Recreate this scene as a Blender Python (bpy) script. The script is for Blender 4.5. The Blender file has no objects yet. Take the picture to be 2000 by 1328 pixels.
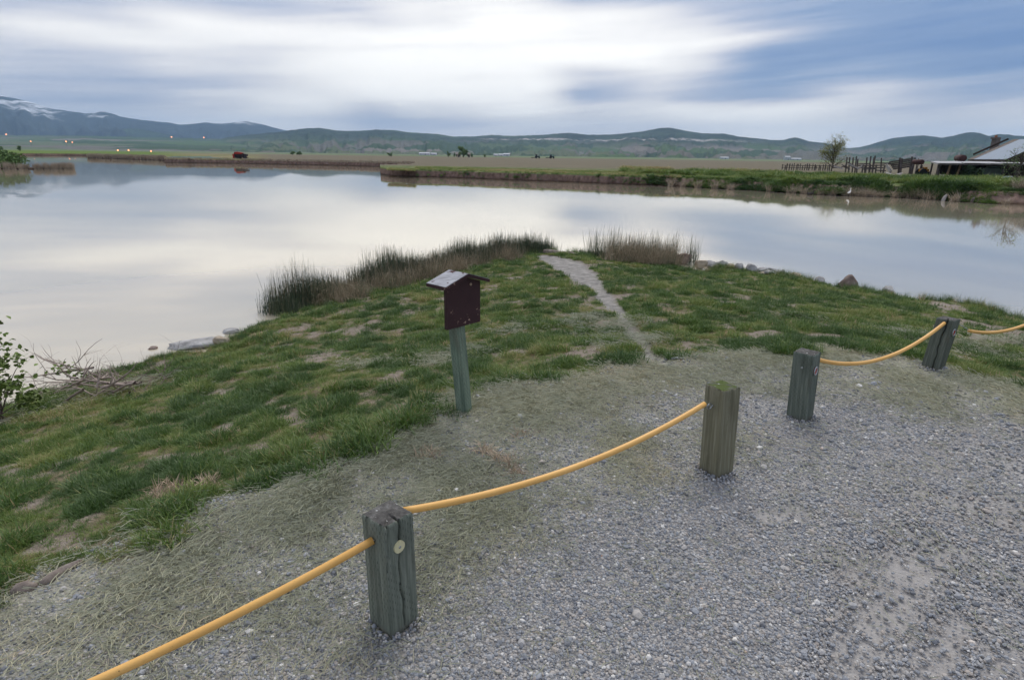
import bpy, math, random
import numpy as np
from mathutils import Vector, Matrix

random.seed(7)
rng = np.random.default_rng(11)
scene = bpy.context.scene
col = scene.collection
R = math.radians

# ------------------------------------------------------------------ camera
FPX, CX, CY = 1150.0, 1000.0, 664.0          # focal length and centre, in a 2000 px wide frame
PITCH = math.atan((664 - 303) / FPX)
ROLL = R(0.8)
CAM = np.array([0.0, 0.0, 1.85])
_F = np.array([0, math.cos(PITCH), -math.sin(PITCH)])
_U0 = np.array([0, math.sin(PITCH), math.cos(PITCH)])
_R0 = np.array([1.0, 0, 0])
_Rr = _R0 * math.cos(ROLL) + _U0 * math.sin(ROLL)
_Uu = _U0 * math.cos(ROLL) - _R0 * math.sin(ROLL)
cam_data = bpy.data.cameras.new('camera')
cam_data.sensor_width = 36.0
cam_data.lens = FPX / 2000 * 36.0
cam_data.clip_start = 0.05
cam_data.clip_end = 60000
cam = bpy.data.objects.new('camera', cam_data)
col.objects.link(cam)
m = Matrix.Identity(4)
for i in range(3):
    m[i][0], m[i][1], m[i][2], m[i][3] = _Rr[i], _Uu[i], -_F[i], CAM[i]
cam.matrix_world = m
scene.camera = cam

def ray(px, py):
    return _F + (px - CX) / FPX * _Rr - (py - CY) / FPX * _Uu
def PZ(px, py, z):                            # point of the line of sight at height z
    d = ray(px, py); t = (z - CAM[2]) / d[2]
    return CAM + d * t
def PY(px, py, y):                            # point of the line of sight at depth y
    d = ray(px, py)
    return CAM + d * (y / d[1])
def azel(px, py):
    d = ray(px, py)
    return math.degrees(math.atan2(d[0], d[1])), math.degrees(math.atan2(d[2], math.hypot(d[0], d[1])))

# ------------------------------------------------------------------ world, sun, exposure
SUN_AZ, SUN_EL = 12.0, 52.0
world = bpy.data.worlds.new('World'); scene.world = world
world.use_nodes = True
wt = world.node_tree; wn = wt.nodes; wl = wt.links
wn.clear()
def wnode(t, **kw):
    n = wn.new(t)
    for k, v in kw.items(): setattr(n, k, v)
    return n
def wmath(op, a, b=None, c=None, clamp=False):
    n = wn.new('ShaderNodeMath'); n.operation = op; n.use_clamp = clamp
    for i, v in enumerate((a, b, c)):
        if v is None: continue
        if isinstance(v, (int, float)): n.inputs[i].default_value = v
        else: wl.new(v, n.inputs[i])
    return n.outputs[0]
tc = wnode('ShaderNodeTexCoord')
sx = wnode('ShaderNodeSeparateXYZ'); wl.new(tc.outputs['Generated'], sx.inputs[0])
az = wmath('MULTIPLY', wmath('ARCTAN2', sx.outputs[0], sx.outputs[1]), 57.29578)
el = wmath('MULTIPLY', wmath('ARCSINE', sx.outputs[2]), 57.29578)
def wnoise(ax, ay, off, scale, detail, rough=0.5):
    cb = wn.new('ShaderNodeCombineXYZ')
    wl.new(wmath('MULTIPLY', az, ax), cb.inputs[0])
    sh = wmath('SUBTRACT', el, wmath('MULTIPLY', az, 0.07))      # wind-drawn streaks rise to the right
    wl.new(wmath('MULTIPLY', sh, ay), cb.inputs[1])
    cb.inputs[2].default_value = off
    n = wn.new('ShaderNodeTexNoise'); n.inputs['Scale'].default_value = scale
    n.inputs['Detail'].default_value = detail; n.inputs['Roughness'].default_value = rough
    wl.new(cb.outputs[0], n.inputs['Vector'])
    return wmath('SUBTRACT', n.outputs['Fac'], 0.5)
nA = wnoise(0.05, 0.30, 1.3, 1.0, 3)
nB = wnoise(0.055, 0.34, 7.7, 1.0, 3)
nC = wnoise(0.05, 0.80, 4.1, 1.0, 6, 0.6)
azw = wmath('ADD', az, wmath('MULTIPLY', nA, 5.5))
elw = wmath('ADD', el, wmath('MULTIPLY', nB, 1.5))
# cloud brightness over the sky, by direction (0 = open blue, 1 = thin bright cloud)
GX = [-150, 0, 200, 400, 500, 600, 700, 800, 1000, 1200, 1300, 1400, 1500, 1600, 1700, 1800, 2000, 2150]
GYS = [-60, 10, 60, 120, 180, 220, 255, 290]
GV = [
 [.48,.44,.44,.38,.36,.40,.42,.46,.42,.26,.26,.24,.24,.22,.18,.14,.12,.12],
 [.50,.48,.48,.40,.38,.46,.48,.54,.58,.30,.28,.27,.27,.24,.18,.12,.08,.08],
 [.52,.64,.76,.84,.86,.88,.92,.95,.97,.92,.88,.78,.52,.24,.14,.10,.06,.06],
 [.50,.46,.46,.58,.58,.80,.94,1.0,1.02,1.0,.92,.56,.12,.20,.18,.10,.06,.08],
 [.46,.44,.42,.50,.58,.76,1.0,1.08,1.02,.36,.52,.30,.22,.36,.74,.26,.28,.30],
 [.54,.54,.54,.62,.78,1.0,.48,.74,.96,.70,.84,1.2,1.1,.84,.62,.56,.68,.68],
 [.60,.60,.64,.68,.72,.72,.50,.52,.62,.62,.64,.84,.98,.90,.74,.70,.76,.74],
 [.70,.70,.70,.74,.76,.76,.68,.68,.72,.72,.76,.92,1.15,1.15,.94,.86,.84,.82]]
pts_s, val_s = [], []
for j, gy in enumerate(GYS):
    for i, gx in enumerate(GX):
        pts_s.append(azel(gx, gy)); val_s.append(GV[j][i])
pts_s = np.array(pts_s); val_s = np.array(val_s)
EROWS = [-2, 1, 2.4, 3.8, 5.2, 6.6, 8, 9.4, 11, 13, 17, 26, 45]
AZS = np.linspace(-46, 46, 26)
rowvals = []
for e in EROWS:
    row = []
    for a in AZS:
        d2 = ((pts_s[:, 0] - a) / 2.1) ** 2 + ((pts_s[:, 1] - min(e, 13)) / .68) ** 2
        w = np.exp(-d2 * .9) + 1e-5 / (1 + d2)
        v = float((w * val_s).sum() / w.sum())
        if e > 13: 
            k = min(1, (e - 13) / 13); v = v * (1 - k) + .50 * k
        row.append(v)
    rowvals.append(row)
facr = wmath('ADD', wmath('DIVIDE', azw, 360), 0.5)
cur = None
for e0, e1, row, prev in zip(EROWS, [None] + EROWS[:-1], rowvals, [None] + rowvals[:-1]):
    rp = wn.new('ShaderNodeValToRGB'); cr = rp.color_ramp; cr.interpolation = 'CARDINAL'
    stops = [(0.5 - 80 / 360, .46)] + [(0.5 + a / 360, v) for a, v in zip(AZS, row)] + [(0.5 + 80 / 360, .42)]
    while len(cr.elements) < len(stops): cr.elements.new(0.5)
    for k, (p, v) in enumerate(stops):
        cr.elements[k].position = 0.001 * k / len(stops)
    for k in range(len(stops) - 1, -1, -1):
        cr.elements[k].position = stops[k][0]
    for k, (p, v) in enumerate(stops):
        cr.elements[k].color = (v, v, v, 1)
    wl.new(facr, rp.inputs[0])
    if cur is None: cur = rp.outputs[0]; continue
    mr = wn.new('ShaderNodeMapRange'); mr.interpolation_type = 'SMOOTHSTEP'
    mr.inputs[1].default_value = e1; mr.inputs[2].default_value = e0
    wl.new(elw, mr.inputs[0])
    mx = wn.new('ShaderNodeMix'); mx.data_type = 'FLOAT'
    wl.new(mr.outputs[0], mx.inputs[0]); wl.new(cur, mx.inputs[2]); wl.new(rp.outputs[0], mx.inputs[3])
    cur = mx.outputs[0]
bright = wmath('ADD', cur, wmath('MULTIPLY', nC, 0.62))
bright = wmath('ADD', bright, wmath('MULTIPLY', nA, 0.12))
skr = wn.new('ShaderNodeValToRGB'); cr = skr.color_ramp
SKY = [(0.0, (.085, .155, .31)), (0.2, (.165, .23, .36)), (0.42, (.35, .375, .45)), (0.58, (.53, .525, .545)),
       (0.74, (.66, .645, .63)), (0.90, (.755, .735, .705)), (1.0, (.82, .80, .76))]
while len(cr.elements) < len(SKY): cr.elements.new(0.5)
for k, (p, c) in enumerate(SKY):
    cr.elements[k].position = p; cr.elements[k].color = (*c, 1)
wl.new(bright, skr.inputs[0])
sky = wn.new('ShaderNodeTexSky'); sky.sky_type = 'NISHITA'; sky.sun_disc = False
sky.sun_elevation = R(SUN_EL); sky.sun_rotation = R(SUN_AZ)
sky.dust_density = 2.0
bg1 = wn.new('ShaderNodeBackground'); bg1.inputs[1].default_value = 0.06
wl.new(sky.outputs[0], bg1.inputs[0])
bg2 = wn.new('ShaderNodeBackground'); bg2.inputs[1].default_value = 1.16
wl.new(skr.outputs[0], bg2.inputs[0])
mixw = wn.new('ShaderNodeMixShader'); mixw.inputs[0].default_value = 0.90
wl.new(bg1.outputs[0], mixw.inputs[1]); wl.new(bg2.outputs[0], mixw.inputs[2])
wo = wn.new('ShaderNodeOutputWorld'); wl.new(mixw.outputs[0], wo.inputs[0])

sun_d = bpy.data.lights.new('sun', 'SUN'); sun_d.energy = 1.5; sun_d.angle = R(35); sun_d.color = (1, .95, .88)
sun = bpy.data.objects.new('sun', sun_d); col.objects.link(sun)
sd = Vector((math.sin(R(SUN_AZ)) * math.cos(R(SUN_EL)), math.cos(R(SUN_AZ)) * math.cos(R(SUN_EL)), math.sin(R(SUN_EL))))
sun.rotation_euler = sd.to_track_quat('Z', 'Y').to_euler()
vs = scene.view_settings
vs.view_transform = 'Standard'; vs.look = 'None'; vs.exposure = 0.62; vs.gamma = 1.0
cy = scene.cycles
cy.use_denoising = True
cy.max_bounces = 6; cy.diffuse_bounces = 3; cy.glossy_bounces = 3; cy.transmission_bounces = 3
cy.transparent_max_bounces = 6; cy.volume_bounces = 0
cy.use_adaptive_sampling = True; cy.adaptive_threshold = 0.015

# ------------------------------------------------------------------ helpers
def lin(r, g, b):
    f = lambda c: (c / 255 / 12.92) if c / 255 < .04045 else ((c / 255 + .055) / 1.055) ** 2.4
    return (f(r), f(g), f(b))
def hsh(ix, iy, s):
    n = (ix.astype(np.int64) * 374761393 + iy.astype(np.int64) * 668265263 + s * 974711) & 0xffffffff
    n = ((n ^ (n >> 13)) * 1274126177) & 0xffffffff
    return ((n ^ (n >> 16)) & 0xffffff) / float(0xffffff)
def vnoise(x, y, s=0):
    x = np.asarray(x, float); y = np.asarray(y, float)
    ix = np.floor(x); iy = np.floor(y); fx = x - ix; fy = y - iy
    fx = fx * fx * (3 - 2 * fx); fy = fy * fy * (3 - 2 * fy)
    a = hsh(ix, iy, s); b = hsh(ix + 1, iy, s); c = hsh(ix, iy + 1, s); d = hsh(ix + 1, iy + 1, s)
    return (a * (1 - fx) + b * fx) * (1 - fy) + (c * (1 - fx) + d * fx) * fy
def fbm(x, y, s=0, o=4):
    r = 0; a = .5; t = 0
    for k in range(o):
        r = r + a * vnoise(np.asarray(x) * 2 ** k, np.asarray(y) * 2 ** k, s + k * 17); t += a; a *= .5
    return r / t
def sstep(a, b, x):
    t = np.clip((np.asarray(x, float) - a) / (b - a), 0, 1); return t * t * (3 - 2 * t)

class MB:
    def __init__(s): s.v = []; s.f = []; s.uv = None
    def add(s, vs, fs):
        o = len(s.v); s.v += [tuple(map(float, p)) for p in vs]; s.f += [tuple(i + o for i in f) for f in fs]; return s
    def box(s, c, size, rot=None, jit=0):
        hx, hy, hz = size[0] / 2, size[1] / 2, size[2] / 2
        vs = [Vector((x * hx, y * hy, z * hz)) for x in (-1, 1) for y in (-1, 1) for z in (-1, 1)]
        if jit: vs = [p + Vector((random.uniform(-jit, jit), random.uniform(-jit, jit), random.uniform(-jit, jit))) for p in vs]
        if rot is not None: vs = [rot @ p for p in vs]
        c = Vector(c)
        return s.add([p + c for p in vs], [(0, 1, 3, 2), (4, 6, 7, 5), (0, 4, 5, 1), (2, 3, 7, 6), (0, 2, 6, 4), (1, 5, 7, 3)])
    def bar(s, a, b, w, h, up=(0, 0, 1)):
        a = Vector(a); b = Vector(b); d = b - a; L = d.length; d.normalize()
        up = Vector(up)
        x = d.cross(up)
        if x.length < 1e-3: x = d.cross(Vector((1, 0, 0)))
        x.normalize(); z = x.cross(d)
        rot = Matrix((x, d, z)).transposed()
        return s.box((a + b) / 2, (w, L, h), rot)
    def tube(s, pts, rad, n=8, cap=True):
        pts = [Vector(p) for p in pts]
        if not hasattr(rad, '__len__'): rad = [rad] * len(pts)
        o = len(s.v); prev = None
        for i, p in enumerate(pts):
            d = (pts[min(i + 1, len(pts) - 1)] - pts[max(i - 1, 0)]).normalized()
            x = d.cross(Vector((0, 0, 1))) if prev is None else prev - d * prev.dot(d)
            if x.length < 1e-3: x = d.cross(Vector((1, 0, 0)))
            x.normalize(); prev = x; y = d.cross(x)
            for k in range(n):
                a = 2 * math.pi * k / n
                s.v.append(tuple(p + (x * math.cos(a) + y * math.sin(a)) * rad[i]))
        for i in range(len(pts) - 1):
            for k in range(n):
                s.f.append((o + i * n + k, o + i * n + (k + 1) % n, o + (i + 1) * n + (k + 1) % n, o + (i + 1) * n + k))
        if cap:
            s.f.append(tuple(o + k for k in reversed(range(n))))
            s.f.append(tuple(o + (len(pts) - 1) * n + k for k in range(n)))
        return s
    def quad(s, *p): return s.add(p, [tuple(range(len(p)))])
    def slab(s, quad, th):                         # a thick panel from four corners
        q = [Vector(p) for p in quad]
        n = (q[1] - q[0]).cross(q[3] - q[0]).normalized() * th
        return s.add(q + [p - n for p in q], [(0, 1, 2, 3), (7, 6, 5, 4), (0, 4, 5, 1), (1, 5, 6, 2), (2, 6, 7, 3), (3, 7, 4, 0)])
    def mesh(s, name, off=(0, 0, 0)):
        me = bpy.data.meshes.new(name)
        v = np.array(s.v, float) - np.array(off, float)
        me.from_pydata(v.tolist(), [], s.f); me.update(); return me

ROOT = {}
def tag(o, label=None, cat=None, group=None, kind=None):
    if label: o['label'] = label
    if cat: o['category'] = cat
    if group: o['group'] = group
    if kind: o['kind'] = kind
    return o
def thing(name, label, cat, loc, group=None):
    o = bpy.data.objects.new(name, None); o.empty_display_size = .1
    col.objects.link(o); o.location = loc; ROOT[o.name] = tuple(map(float, loc))
    return tag(o, label, cat, group)
def obj(name, mb, mat, parent=None, smooth=False, loc=(0, 0, 0)):
    if parent is not None:
        off = ROOT[parent.name]
    else: off = tuple(map(float, loc))
    me = mb.mesh(name, off) if isinstance(mb, MB) else mb
    me.materials.append(mat)
    if smooth: me.shade_smooth()
    o = bpy.data.objects.new(name, me); col.objects.link(o)
    if parent is not None: o.parent = parent; ROOT[o.name] = off
    else: o.location = off; ROOT[o.name] = off
    return o
def gridmesh(name, X, Y, Z, mat, attrs=None, keep=None):
    ny, nx = X.shape
    v = np.stack([X, Y, Z], -1).reshape(-1, 3)
    idx = np.arange(nx * ny).reshape(ny, nx)
    f = np.stack([idx[:-1, :-1], idx[:-1, 1:], idx[1:, 1:], idx[1:, :-1]], -1).reshape(-1, 4)
    if keep is not None: f = f[keep.reshape(-1)]
    me = bpy.data.meshes.new(name)
    me.vertices.add(len(v)); me.vertices.foreach_set('co', v.astype(np.float32).ravel())
    me.loops.add(f.size); me.loops.foreach_set('vertex_index', f.astype(np.int32).ravel())
    me.polygons.add(len(f)); me.polygons.foreach_set('loop_start', np.arange(0, f.size, 4, dtype=np.int32))
    me.update(calc_edges=True); me.validate()
    for k, a in (attrs or {}).items():
        at = me.attributes.new(k, 'FLOAT', 'POINT'); at.data.foreach_set('value', a.astype(np.float32).ravel())
    me.shade_smooth(); me.materials.append(mat)
    o = bpy.data.objects.new(name, me); col.objects.link(o)
    return o

# ---- materials
class NT:
    def __init__(s, name):
        s.m = bpy.data.materials.new(name); s.m.use_nodes = True
        s.t = s.m.node_tree; s.n = s.t.nodes; s.l = s.t.links; s.n.clear()
        s.out = s.n.new('ShaderNodeOutputMaterial')
        s._co = None
    def set(s, sock, v):
        if isinstance(v, bpy.types.NodeSocket): s.l.new(v, sock)
        elif isinstance(v, (tuple, list)) and len(v) == 3 and sock.type == 'RGBA': sock.default_value = (*v, 1)
        else: sock.default_value = v
    def co(s, kind='Object'):
        n = s.n.new('ShaderNodeTexCoord'); return n.outputs[kind]
    def pos(s): return s.n.new('ShaderNodeNewGeometry').outputs['Position']
    def map(s, v, scale=(1, 1, 1), rot=(0, 0, 0), loc=(0, 0, 0)):
        n = s.n.new('ShaderNodeMapping'); s.l.new(v, n.inputs[0])
        n.inputs['Scale'].default_value = scale; n.inputs['Rotation'].default_value = rot; n.inputs['Location'].default_value = loc
        return n.outputs[0]
    def noise(s, v, scale, detail=4, rough=.55, dist=0, out='Fac'):
        n = s.n.new('ShaderNodeTexNoise'); s.l.new(v, n.inputs['Vector'])
        n.inputs['Scale'].default_value = scale; n.inputs['Detail'].default_value = detail
        n.inputs['Roughness'].default_value = rough; n.inputs['Distortion'].default_value = dist
        return n.outputs[out]
    def voro(s, v, scale, feature='F1', out='Color', rand=1):
        n = s.n.new('ShaderNodeTexVoronoi'); s.l.new(v, n.inputs['Vector']); n.feature = feature
        n.inputs['Scale'].default_value = scale; n.inputs['Randomness'].default_value = rand
        return n.outputs[out]
    def math(s, op, a, b=None, c=None, clamp=False):
        n = s.n.new('ShaderNodeMath'); n.operation = op; n.use_clamp = clamp
        for i, v in enumerate((a, b, c)):
            if v is not None: s.set(n.inputs[i], v)
        return n.outputs[0]
    def mr(s, v, a, b, c=0., d=1., smooth=True):
        n = s.n.new('ShaderNodeMapRange'); n.interpolation_type = 'SMOOTHSTEP' if smooth else 'LINEAR'
        s.set(n.inputs[0], v)
        for i, x in enumerate((a, b, c, d)): n.inputs[i + 1].default_value = x
        return n.outputs[0]
    def mix(s, f, a, b, mode='MIX'):
        n = s.n.new('ShaderNodeMix'); n.data_type = 'RGBA'; n.blend_type = mode
        s.set(n.inputs[0], f); s.set(n.inputs[6], a); s.set(n.inputs[7], b)
        return n.outputs[2]
    def ramp(s, f, stops, interp='LINEAR'):
        n = s.n.new('ShaderNodeValToRGB'); cr = n.color_ramp; cr.interpolation = interp
        while len(cr.elements) < len(stops): cr.elements.new(1.0)
        for k, (p, c) in enumerate(stops):
            cr.elements[k].position = p; cr.elements[k].color = (*c, 1)
        s.l.new(f, n.inputs[0]); return n.outputs[0]
    def attr(s, name, typ='GEOMETRY', out='Fac'):
        n = s.n.new('ShaderNodeAttribute'); n.attribute_name = name; n.attribute_type = typ
        return n.outputs[out]
    def bump(s, h, strength=.5, dist=.01, normal=None):
        n = s.n.new('ShaderNodeBump'); n.inputs['Strength'].default_value = strength; n.inputs['Distance'].default_value = dist
        s.l.new(h, n.inputs['Height'])
        if normal is not None: s.l.new(normal, n.inputs['Normal'])
        return n.outputs[0]
    def sep(s, v):
        n = s.n.new('ShaderNodeSeparateXYZ'); s.l.new(v, n.inputs[0]); return n.outputs
    def pbr(s, color, rough=.85, metal=0, normal=None, spec=.3, emis=None, es=0):
        b = s.n.new('ShaderNodeBsdfPrincipled')
        s.set(b.inputs['Base Color'], color); s.set(b.inputs['Roughness'], rough); s.set(b.inputs['Metallic'], metal)
        b.inputs['Specular IOR Level'].default_value = spec
        if normal is not None: s.l.new(normal, b.inputs['Normal'])
        if emis: b.inputs['Emission Color'].default_value = (*emis, 1); b.inputs['Emission Strength'].default_value = es
        s.l.new(b.outputs[0], s.out.inputs[0]); return s.m

def plain(name, c, rough=.8, var=.25, scale=8, metal=0, spec=.3, bump=.3):
    t = NT(name); p = t.co()
    n = t.noise(p, scale, 5)
    c1 = tuple(x * (1 - var) for x in c); c2 = tuple(min(1, x * (1 + var)) for x in c)
    n2 = t.noise(p, scale * 6, 4)
    return t.pbr(t.ramp(n, [(.3, c1), (.7, c2)]), rough, metal, t.bump(n2, bump, .01), spec)

def leafmat(name, ramp, trans=.25, seed_attr='tint'):
    t = NT(name)
    a = t.attr(seed_attr, 'INSTANCER')
    c = t.ramp(a, ramp)
    d = t.n.new('ShaderNodeBsdfDiffuse'); t.set(d.inputs[0], c)
    tr = t.n.new('ShaderNodeBsdfTranslucent'); t.set(tr.inputs[0], c)
    g = t.n.new('ShaderNodeBsdfGlossy'); g.inputs['Roughness'].default_value = .5; g.inputs[0].default_value = (1, 1, 1, 1)
    mx = t.n.new('ShaderNodeMixShader'); mx.inputs[0].default_value = trans
    t.l.new(d.outputs[0], mx.inputs[1]); t.l.new(tr.outputs[0], mx.inputs[2])
    m2 = t.n.new('ShaderNodeMixShader'); m2.inputs[0].default_value = .03
    t.l.new(mx.outputs[0], m2.inputs[1]); t.l.new(g.outputs[0], m2.inputs[2])
    t.l.new(m2.outputs[0], t.out.inputs[0])
    return t.m

# ---- scatter of what nobody could count
def proto_collection(name, meshes, mat):
    c = bpy.data.collections.new(name)
    for i, me in enumerate(meshes):
        me.materials.append(mat)
        c.objects.link(bpy.data.objects.new('%s_%02d' % (name, i), me))
    return c
def scatter(name, coll, n_proto, pts, rot, scl, tint, label, cat, smooth=False, idx=None):
    n = len(pts)
    me = bpy.data.meshes.new(name)
    me.vertices.add(n); me.vertices.foreach_set('co', np.asarray(pts, np.float32).ravel())
    a = me.attributes.new('rot', 'FLOAT_VECTOR', 'POINT'); a.data.foreach_set('vector', np.asarray(rot, np.float32).ravel())
    s3 = np.asarray(scl, np.float32)
    if s3.ndim == 1: s3 = np.repeat(s3[:, None], 3, 1)
    a = me.attributes.new('scl', 'FLOAT_VECTOR', 'POINT'); a.data.foreach_set('vector', s3.ravel())
    a = me.attributes.new('tint', 'FLOAT', 'POINT'); a.data.foreach_set('value', np.asarray(tint, np.float32))
    if idx is None: idx = rng.integers(0, n_proto, n)
    a = me.attributes.new('idx', 'INT', 'POINT'); a.data.foreach_set('value', np.asarray(idx, np.int32))
    o = bpy.data.objects.new(name, me); col.objects.link(o)
    g = bpy.data.node_groups.new(name + '_nodes', 'GeometryNodeTree')
    g.interface.new_socket('Geometry', in_out='INPUT', socket_type='NodeSocketGeometry')
    g.interface.new_socket('Geometry', in_out='OUTPUT', socket_type='NodeSocketGeometry')
    gi = g.nodes.new('NodeGroupInput'); go = g.nodes.new('NodeGroupOutput')
    ci = g.nodes.new('GeometryNodeCollectionInfo'); ci.inputs[0].default_value = coll
    ci.inputs['Separate Children'].default_value = True; ci.inputs['Reset Children'].default_value = True
    ip = g.nodes.new('GeometryNodeInstanceOnPoints')
    ip.inputs['Pick Instance'].default_value = True
    def na(nm, dt):
        k = g.nodes.new('GeometryNodeInputNamedAttribute'); k.data_type = dt; k.inputs[0].default_value = nm; return k.outputs[0]
    g.links.new(gi.outputs[0], ip.inputs['Points']); g.links.new(ci.outputs[0], ip.inputs['Instance'])
    g.links.new(na('idx', 'INT'), ip.inputs['Instance Index'])
    g.links.new(na('rot', 'FLOAT_VECTOR'), ip.inputs['Rotation']); g.links.new(na('scl', 'FLOAT_VECTOR'), ip.inputs['Scale'])
    g.links.new(ip.outputs[0], go.inputs[0])
    md = o.modifiers.new('scatter', 'NODES'); md.node_group = g
    tag(o, label, cat, kind='stuff')
    return o
def blade_tuft(nb, h, spread, lean, width, seg=3, hv=.4, curl=.5, flat=False):
    V = []; F = []
    for k in range(nb):
        a = random.uniform(0, 6.283); r = spread * math.sqrt(random.random())
        bx, by = r * math.cos(a), r * math.sin(a)
        th = random.uniform(0, 6.283); L = h * random.uniform(1 - hv, 1 + hv * .5)
        ln = lean * random.uniform(.2, 1.3)
        dx, dy = math.cos(th), math.sin(th); w = width * random.uniform(.7, 1.3)
        o = len(V)
        for i in range(seg + 1):
            t = i / seg
            out = L * (ln * t + curl * ln * t * t); z = L * t * math.sqrt(max(.05, 1 - min(.95, (ln * t) ** 2)))
            px, py = bx + dx * out, by + dy * out; ww = w * (1 - t) ** .6 * .5 if i < seg else 0
            if i < seg: V += [(px - dy * ww, py + dx * ww, z - .01), (px + dy * ww, py - dx * ww, z - .01)]
            else: V.append((px, py, z))
        for i in range(seg - 1): F.append((o + 2 * i, o + 2 * i + 1, o + 2 * i + 3, o + 2 * i + 2))
        F.append((o + 2 * seg - 2, o + 2 * seg - 1, o + 2 * seg))
    me = bpy.data.meshes.new('tuft'); me.from_pydata(V, [], F); me.update(); return me

# ------------------------------------------------------------------ the near ground
WZ = -1.2                                     # lake level
LAND = -0.2                                   # level of the fields across the water
def polydist(x, y, P):
    x = np.asarray(x, float).ravel(); y = np.asarray(y, float).ravel()
    best = np.full(x.shape, 1e18)
    for (ax, ay), (bx, by) in zip(P[:-1], P[1:]):
        dx, dy = bx - ax, by - ay; L2 = dx * dx + dy * dy + 1e-12
        t = np.clip(((x - ax) * dx + (y - ay) * dy) / L2, 0, 1)
        best = np.minimum(best, (x - ax - t * dx) ** 2 + (y - ay - t * dy) ** 2)
    return np.sqrt(best)
def inside(x, y, P):
    x = np.asarray(x, float).ravel(); y = np.asarray(y, float).ravel()
    c = np.zeros(x.shape, bool); n = len(P)
    for i in range(n):
        ax, ay = P[i]; bx, by = P[(i + 1) % n]
        if ay == by: continue
        k = ((ay > y) != (by > y)) & (x < (bx - ax) * (y - ay) / (by - ay) + ax)
        c ^= k
    return c
SHORE_PX = [(0, 800), (45, 782), (110, 765), (190, 738), (270, 712), (330, 697), (400, 690), (445, 668), (480, 648), (520, 632), (560, 617), (600, 603),
            (700, 575), (800, 548), (900, 524), (980, 506), (1040, 497), (1085, 493), (1130, 496), (1180, 500), (1250, 507), (1310, 517), (1338, 526),
            (1372, 536), (1395, 524), (1440, 527), (1490, 539), (1530, 540), (1570, 548), (1620, 560), (1700, 572), (1780, 588), (1850, 592), (1930, 607), (1990, 627), (2060, 648)]
shore = [tuple(PZ(a, b, WZ)[:2]) for a, b in SHORE_PX]
shore = [(-60, -60), (-30, -12), (-16, .5), (-10.5, 4.6)] + shore + [(17.5, 11.4), (26, 11), (50, 9), (90, -60)]
EDGE_PX = [(0, 1178), (60, 1128), (180, 1088), (340, 1046), (395, 992), (520, 958), (640, 930), (715, 880), (790, 838), (850, 800), (900, 772),
           (960, 762), (1050, 752), (1150, 735), (1230, 712), (1300, 704), (1400, 692), (1500, 690), (1560, 690), (1640, 684), (1720, 690), (1800, 708), (1880, 733), (1960, 748), (2060, 765)]
edge = [tuple(PZ(a, b, 0)[:2]) for a, b in EDGE_PX]
edge = [(-60, -40), (-14, -4.5), (-6, -.4), (-3.4, 1.0)] + edge + [(8.6, 4.3), (14, 4.0), (30, 3), (90, -40)]
landP = shore
gravP = edge
def fields(x, y):
    sh = np.shape(x)
    s = polydist(x, y, shore); g = polydist(x, y, edge)
    ins = inside(x, y, landP); gr = inside(x, y, gravP)
    s = np.where(ins, s, -s); g = np.where(gr, -g, g)
    return s.reshape(sh), g.reshape(sh)
def height(x, y, sg=None):
    s, g = fields(x, y) if sg is None else sg
    gp = np.maximum(g, 0); sp = np.maximum(s, 0)
    u = sp / (sp + gp + 1e-6)
    lift = .05 * sstep(0, .35, s)
    z = WZ + (0 - WZ) * np.clip(u, 0, 1) ** 1.0
    z = z + lift * (1 - u) 
    z = z + np.where(g > 0, (fbm(x * 1.3, y * 1.3, 3) - .5) * .10 * sstep(0, .8, g) * sstep(0, .6, s), 0)
    z = z + (fbm(x * .5, y * .5, 9) - .5) * .05 * sstep(.5, -.3, g)
    z = np.where(s < 0, WZ - np.minimum(1.2, .45 * -s) , z)
    return z
def G(px, py):                                # where a line of sight meets the near ground
    d = ray(px, py); t = np.linspace(.5, 60, 3000)
    p = CAM[None] + d[None] * t[:, None]
    z = height(p[:, 0], p[:, 1])
    k = np.argmax(p[:, 2] < z)
    return p[k]
PATH_PX = [(1068, 500, 50), (1105, 513, 85), (1135, 535, 75), (1165, 562, 48), (1190, 590, 42), (1215, 620, 36), (1238, 652, 32), (1268, 690, 38), (1310, 730, 90)]
path = []
for a, b, w in PATH_PX:
    p = G(a, b); q = G(a + w / 2, b); path.append((p[0], p[1], abs(q[0] - p[0]) * (.85 if b > 540 else .8)))
pathP = [(a, b) for a, b, c in path]
def pathmask(x, y):
    sh = np.shape(x); x = np.ravel(x); y = np.ravel(y); m = np.zeros(x.shape)
    for (ax, ay, aw), (bx, by, bw) in zip(path[:-1], path[1:]):
        dx, dy = bx - ax, by - ay; L2 = dx * dx + dy * dy
        t = np.clip(((x - ax) * dx + (y - ay) * dy) / L2, 0, 1)
        d = np.sqrt((x - ax - t * dx) ** 2 + (y - ay - t * dy) ** 2); w = aw + (bw - aw) * t
        d = d + (fbm(x * 2.2, y * 2.2, 5) - .5) * .5 * w
        m = np.maximum(m, sstep(1.25, .75, d / w))
    return m.reshape(sh)
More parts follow.
